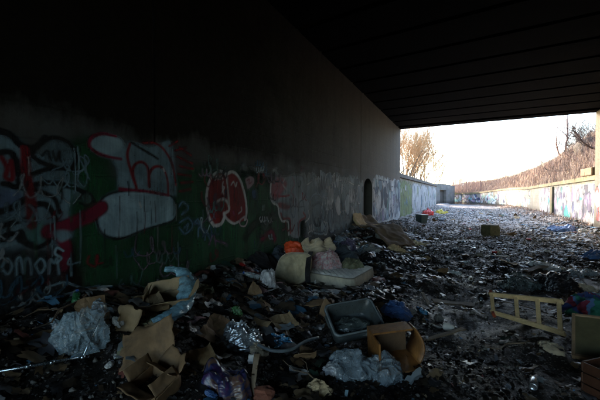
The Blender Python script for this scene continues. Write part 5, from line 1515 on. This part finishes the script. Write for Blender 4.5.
LEAF = [(.020, .014, .009), (.042, .027, .015), (.013, .010, .007), (.085, .058, .033), (.007, .006, .006), (.055, .05, .046)]
M['leaf'] = attr_mat('damp_dead_leaves', .68, .2)
scraps('leaf_litter', 85000, 1, lambda n, r: -1 + 11 * r.rand(n) ** 1.1, LEAF, [5, 4, 5, 1.2, 5, .6], .012, .055, 0, 'dark dead leaves and dirt flakes covering the near ground', .28, M['leaf'])
TR = [(.55, .56, .58), (.32, .34, .38), (.10, .22, .38), (.30, .10, .09), (.38, .28, .16), (.06, .06, .07), (.16, .26, .30)]
scraps('litter_scraps', 8500, 2, lambda n, r: .5 + 11 * r.rand(n), TR, [1.6, 3, 1, .6, 3, 6, 1], .010, .05, 0, 'small scraps of paper and plastic scattered over the near ground', .4)
scraps('leaf_litter', 30000, 3, lambda n, r: 9 + 9 * r.rand(n) ** 1.3, LEAF + [(.24, .22, .22)], [4, 4, 3, 2, 4, 2, 2], .02, .08, .02, 'dead leaves and dirt flakes on the ground towards the light', .2, M['leaf'])
scraps('litter_scraps', 19000, 4, lambda n, r: 9 + 31 * r.rand(n) ** .85, TR + [(.42, .37, .35), (.22, .165, .14)], [1.2, 2, .6, .5, 3, 5, .8, 3, 7], .012, .085, .03, 'pale scraps of litter strewn over the open ground', .16)
def tangle(name, n, seed, xs_, ysamp, cols, wts, s0, s1, label, mat):
    """wrinkled sheets of film, cloth and card, trodden into one another"""
    nr_ = np.random.RandomState(seed); K = 6
    y = ysamp(n, nr_); x = xs_(n, nr_)
    for hx, hy, hr in HERO:
        k = np.hypot(x - hx, y - hy) > hr * .75; x, y = x[k], y[k]
    n = len(x); s = s0 + (s1 - s0) * nr_.rand(n) ** 2.2; s = s * np.clip(.25 + np.hypot(x, y) / 6, .45, 1); asp = .35 + .6 * nr_.rand(n); a = nr_.rand(n) * 6.283
    tx, ty = nr_.normal(0, .16, n), nr_.normal(0, .16, n)
    gu, gv = np.meshgrid(np.linspace(-.5, .5, K), np.linspace(-.5, .5, K), indexing='ij'); gu, gv = gu.ravel(), gv.ravel()
    U = gu[None] * s[:, None]; W_ = gv[None] * (s * asp)[:, None]
    U = U * (1 + .35 * nr_.uniform(-1, 1, (n, K * K))); W_ = W_ * (1 + .35 * nr_.uniform(-1, 1, (n, K * K)))
    X = x[:, None] + U * np.cos(a)[:, None] - W_ * np.sin(a)[:, None]; Y = y[:, None] + U * np.sin(a)[:, None] + W_ * np.cos(a)[:, None]
    X = np.maximum(X, XL + .02)
    P = np.stack([X.ravel() * 1.0, Y.ravel() * 1.0, np.repeat(nr_.rand(n) * 40, K * K)], 1)
    fr = 1.6 / np.repeat(s, K * K)[:, None]
    wr = (np.abs(vn(P * fr, seed)) * .55 + .35 * np.abs(vn(P * fr * 2.3, seed + 1))) * np.repeat(s, K * K) * .42
    Zv = gz_np(X.ravel(), Y.ravel()) + .004 + wr + (U * tx[:, None] + W_ * ty[:, None]).ravel() * .6 + np.repeat(nr_.rand(n) * .02, K * K)
    V = np.stack([X.ravel(), Y.ravel(), Zv], 1)
    g_ = grid_faces(K, K); Fq = (g_[None] + (np.arange(n) * K * K)[:, None, None]).reshape(-1, 4)
    cc = np.array(cols)[nr_.choice(len(cols), n, p=np.array(wts) / sum(wts))] * (.6 + .7 * nr_.rand(n, 1))
    C = np.ones((n * K * K, 4)); C[:, :3] = np.repeat(cc, K * K, 0)
    o = mesh_np(name, V, Fq, mat, None, True)
    ca = o.data.color_attributes.new('paint', 'FLOAT_COLOR', 'POINT'); ca.data.foreach_set('color', C.ravel())
    return tag(o, label, 'litter', kind='stuff')
TC = [(.05, .037, .025), (.11, .07, .035), (.018, .018, .02), (.22, .26, .28), (.06, .16, .26), (.45, .47, .48), (.16, .05, .04), (.03, .07, .05), (.09, .09, .10), (.20, .14, .08)]
M['glossy_scrap'] = attr_mat('glossy_wet_litter', .42, .4)
tangle('trash_layer', 2600, 401, lambda n, r: XL + .05 + 2.4 * r.rand(n) ** 1.4, lambda n, r: .6 + 11.5 * r.rand(n), TC, [4, 4, 5, 2, 1.6, 1.2, .7, 1, 3, 3], .05, .26, 'tangled layer of trodden rubbish heaped along the left wall', M['glossy_scrap'])
tangle('trash_layer', 2600, 402, lambda n, r: XL + .1 + (XR - XL - .2) * r.rand(n), lambda n, r: .8 + 11 * r.rand(n), TC, [5, 4, 6, 1, .8, .7, .4, .6, 4, 2], .04, .17, 'trodden rubbish scattered over the middle of the near floor', M['glossy_scrap'])
tangle('trash_layer', 1500, 403, lambda n, r: XR - .1 - 2.2 * r.rand(n) ** 1.3, lambda n, r: 3.5 + 16 * r.rand(n), TC, [3, 3, 4, 2, 1.6, 2, .6, 1, 3, 2], .05, .26, 'tangled rubbish drifted along the right side of the underpass', M['glossy_scrap'])
tangle('trash_layer', 800, 404, lambda n, r: XL + .2 + (XR - XL - .4) * r.rand(n), lambda n, r: 10 + 22 * r.rand(n), TC + [(.40, .38, .38)], [4, 4, 4, 2, .8, 2, .4, .6, 3, 3, 3], .05, .20, 'rubbish scattered over the open ground towards the light', M['scrap'])
def gravel(n, seed, y0, y1, s0, s1):
    nr_ = np.random.RandomState(seed); y = y0 + (y1 - y0) * nr_.rand(n) ** 1.3; x = XL + .05 + (XR - XL - .1) * nr_.rand(n)
    s = s0 + (s1 - s0) * nr_.rand(n) ** 3; z = gz_np(x, y) + s * .15
    D = np.array([(1, 0, 0), (0, 1, 0), (-1, 0, 0), (0, -1, 0), (0, 0, .8), (0, 0, -.8)]); a = nr_.rand(n) * 6.28
    V = np.zeros((n * 6, 3))
    for i, d_ in enumerate(D):
        j = 1 + .4 * nr_.uniform(-1, 1, n)
        V[i::6, 0] = x + s * j * (d_[0] * np.cos(a) - d_[1] * np.sin(a)) + s * .3 * nr_.uniform(-1, 1, n) ; V[i::6, 1] = y + s * j * (d_[0] * np.sin(a) + d_[1] * np.cos(a)) * .8; V[i::6, 2] = z + s * j * d_[2]
    b = np.arange(n) * 6
    T = np.concatenate([np.stack([b + p_, b + q_, b + r_], 1) for p_, q_, r_ in ((0, 1, 4), (1, 2, 4), (2, 3, 4), (3, 0, 4), (1, 0, 5), (2, 1, 5), (3, 2, 5), (0, 3, 5))])
    return tag(mesh_np('gravel', V, T, M['stone']), 'loose gravel and rubble crumbs among the litter', 'gravel', kind='stuff')
gravel(14000, 5, 0, 14, .006, .03)
gravel(12000, 6, 12, 40, .015, .07)
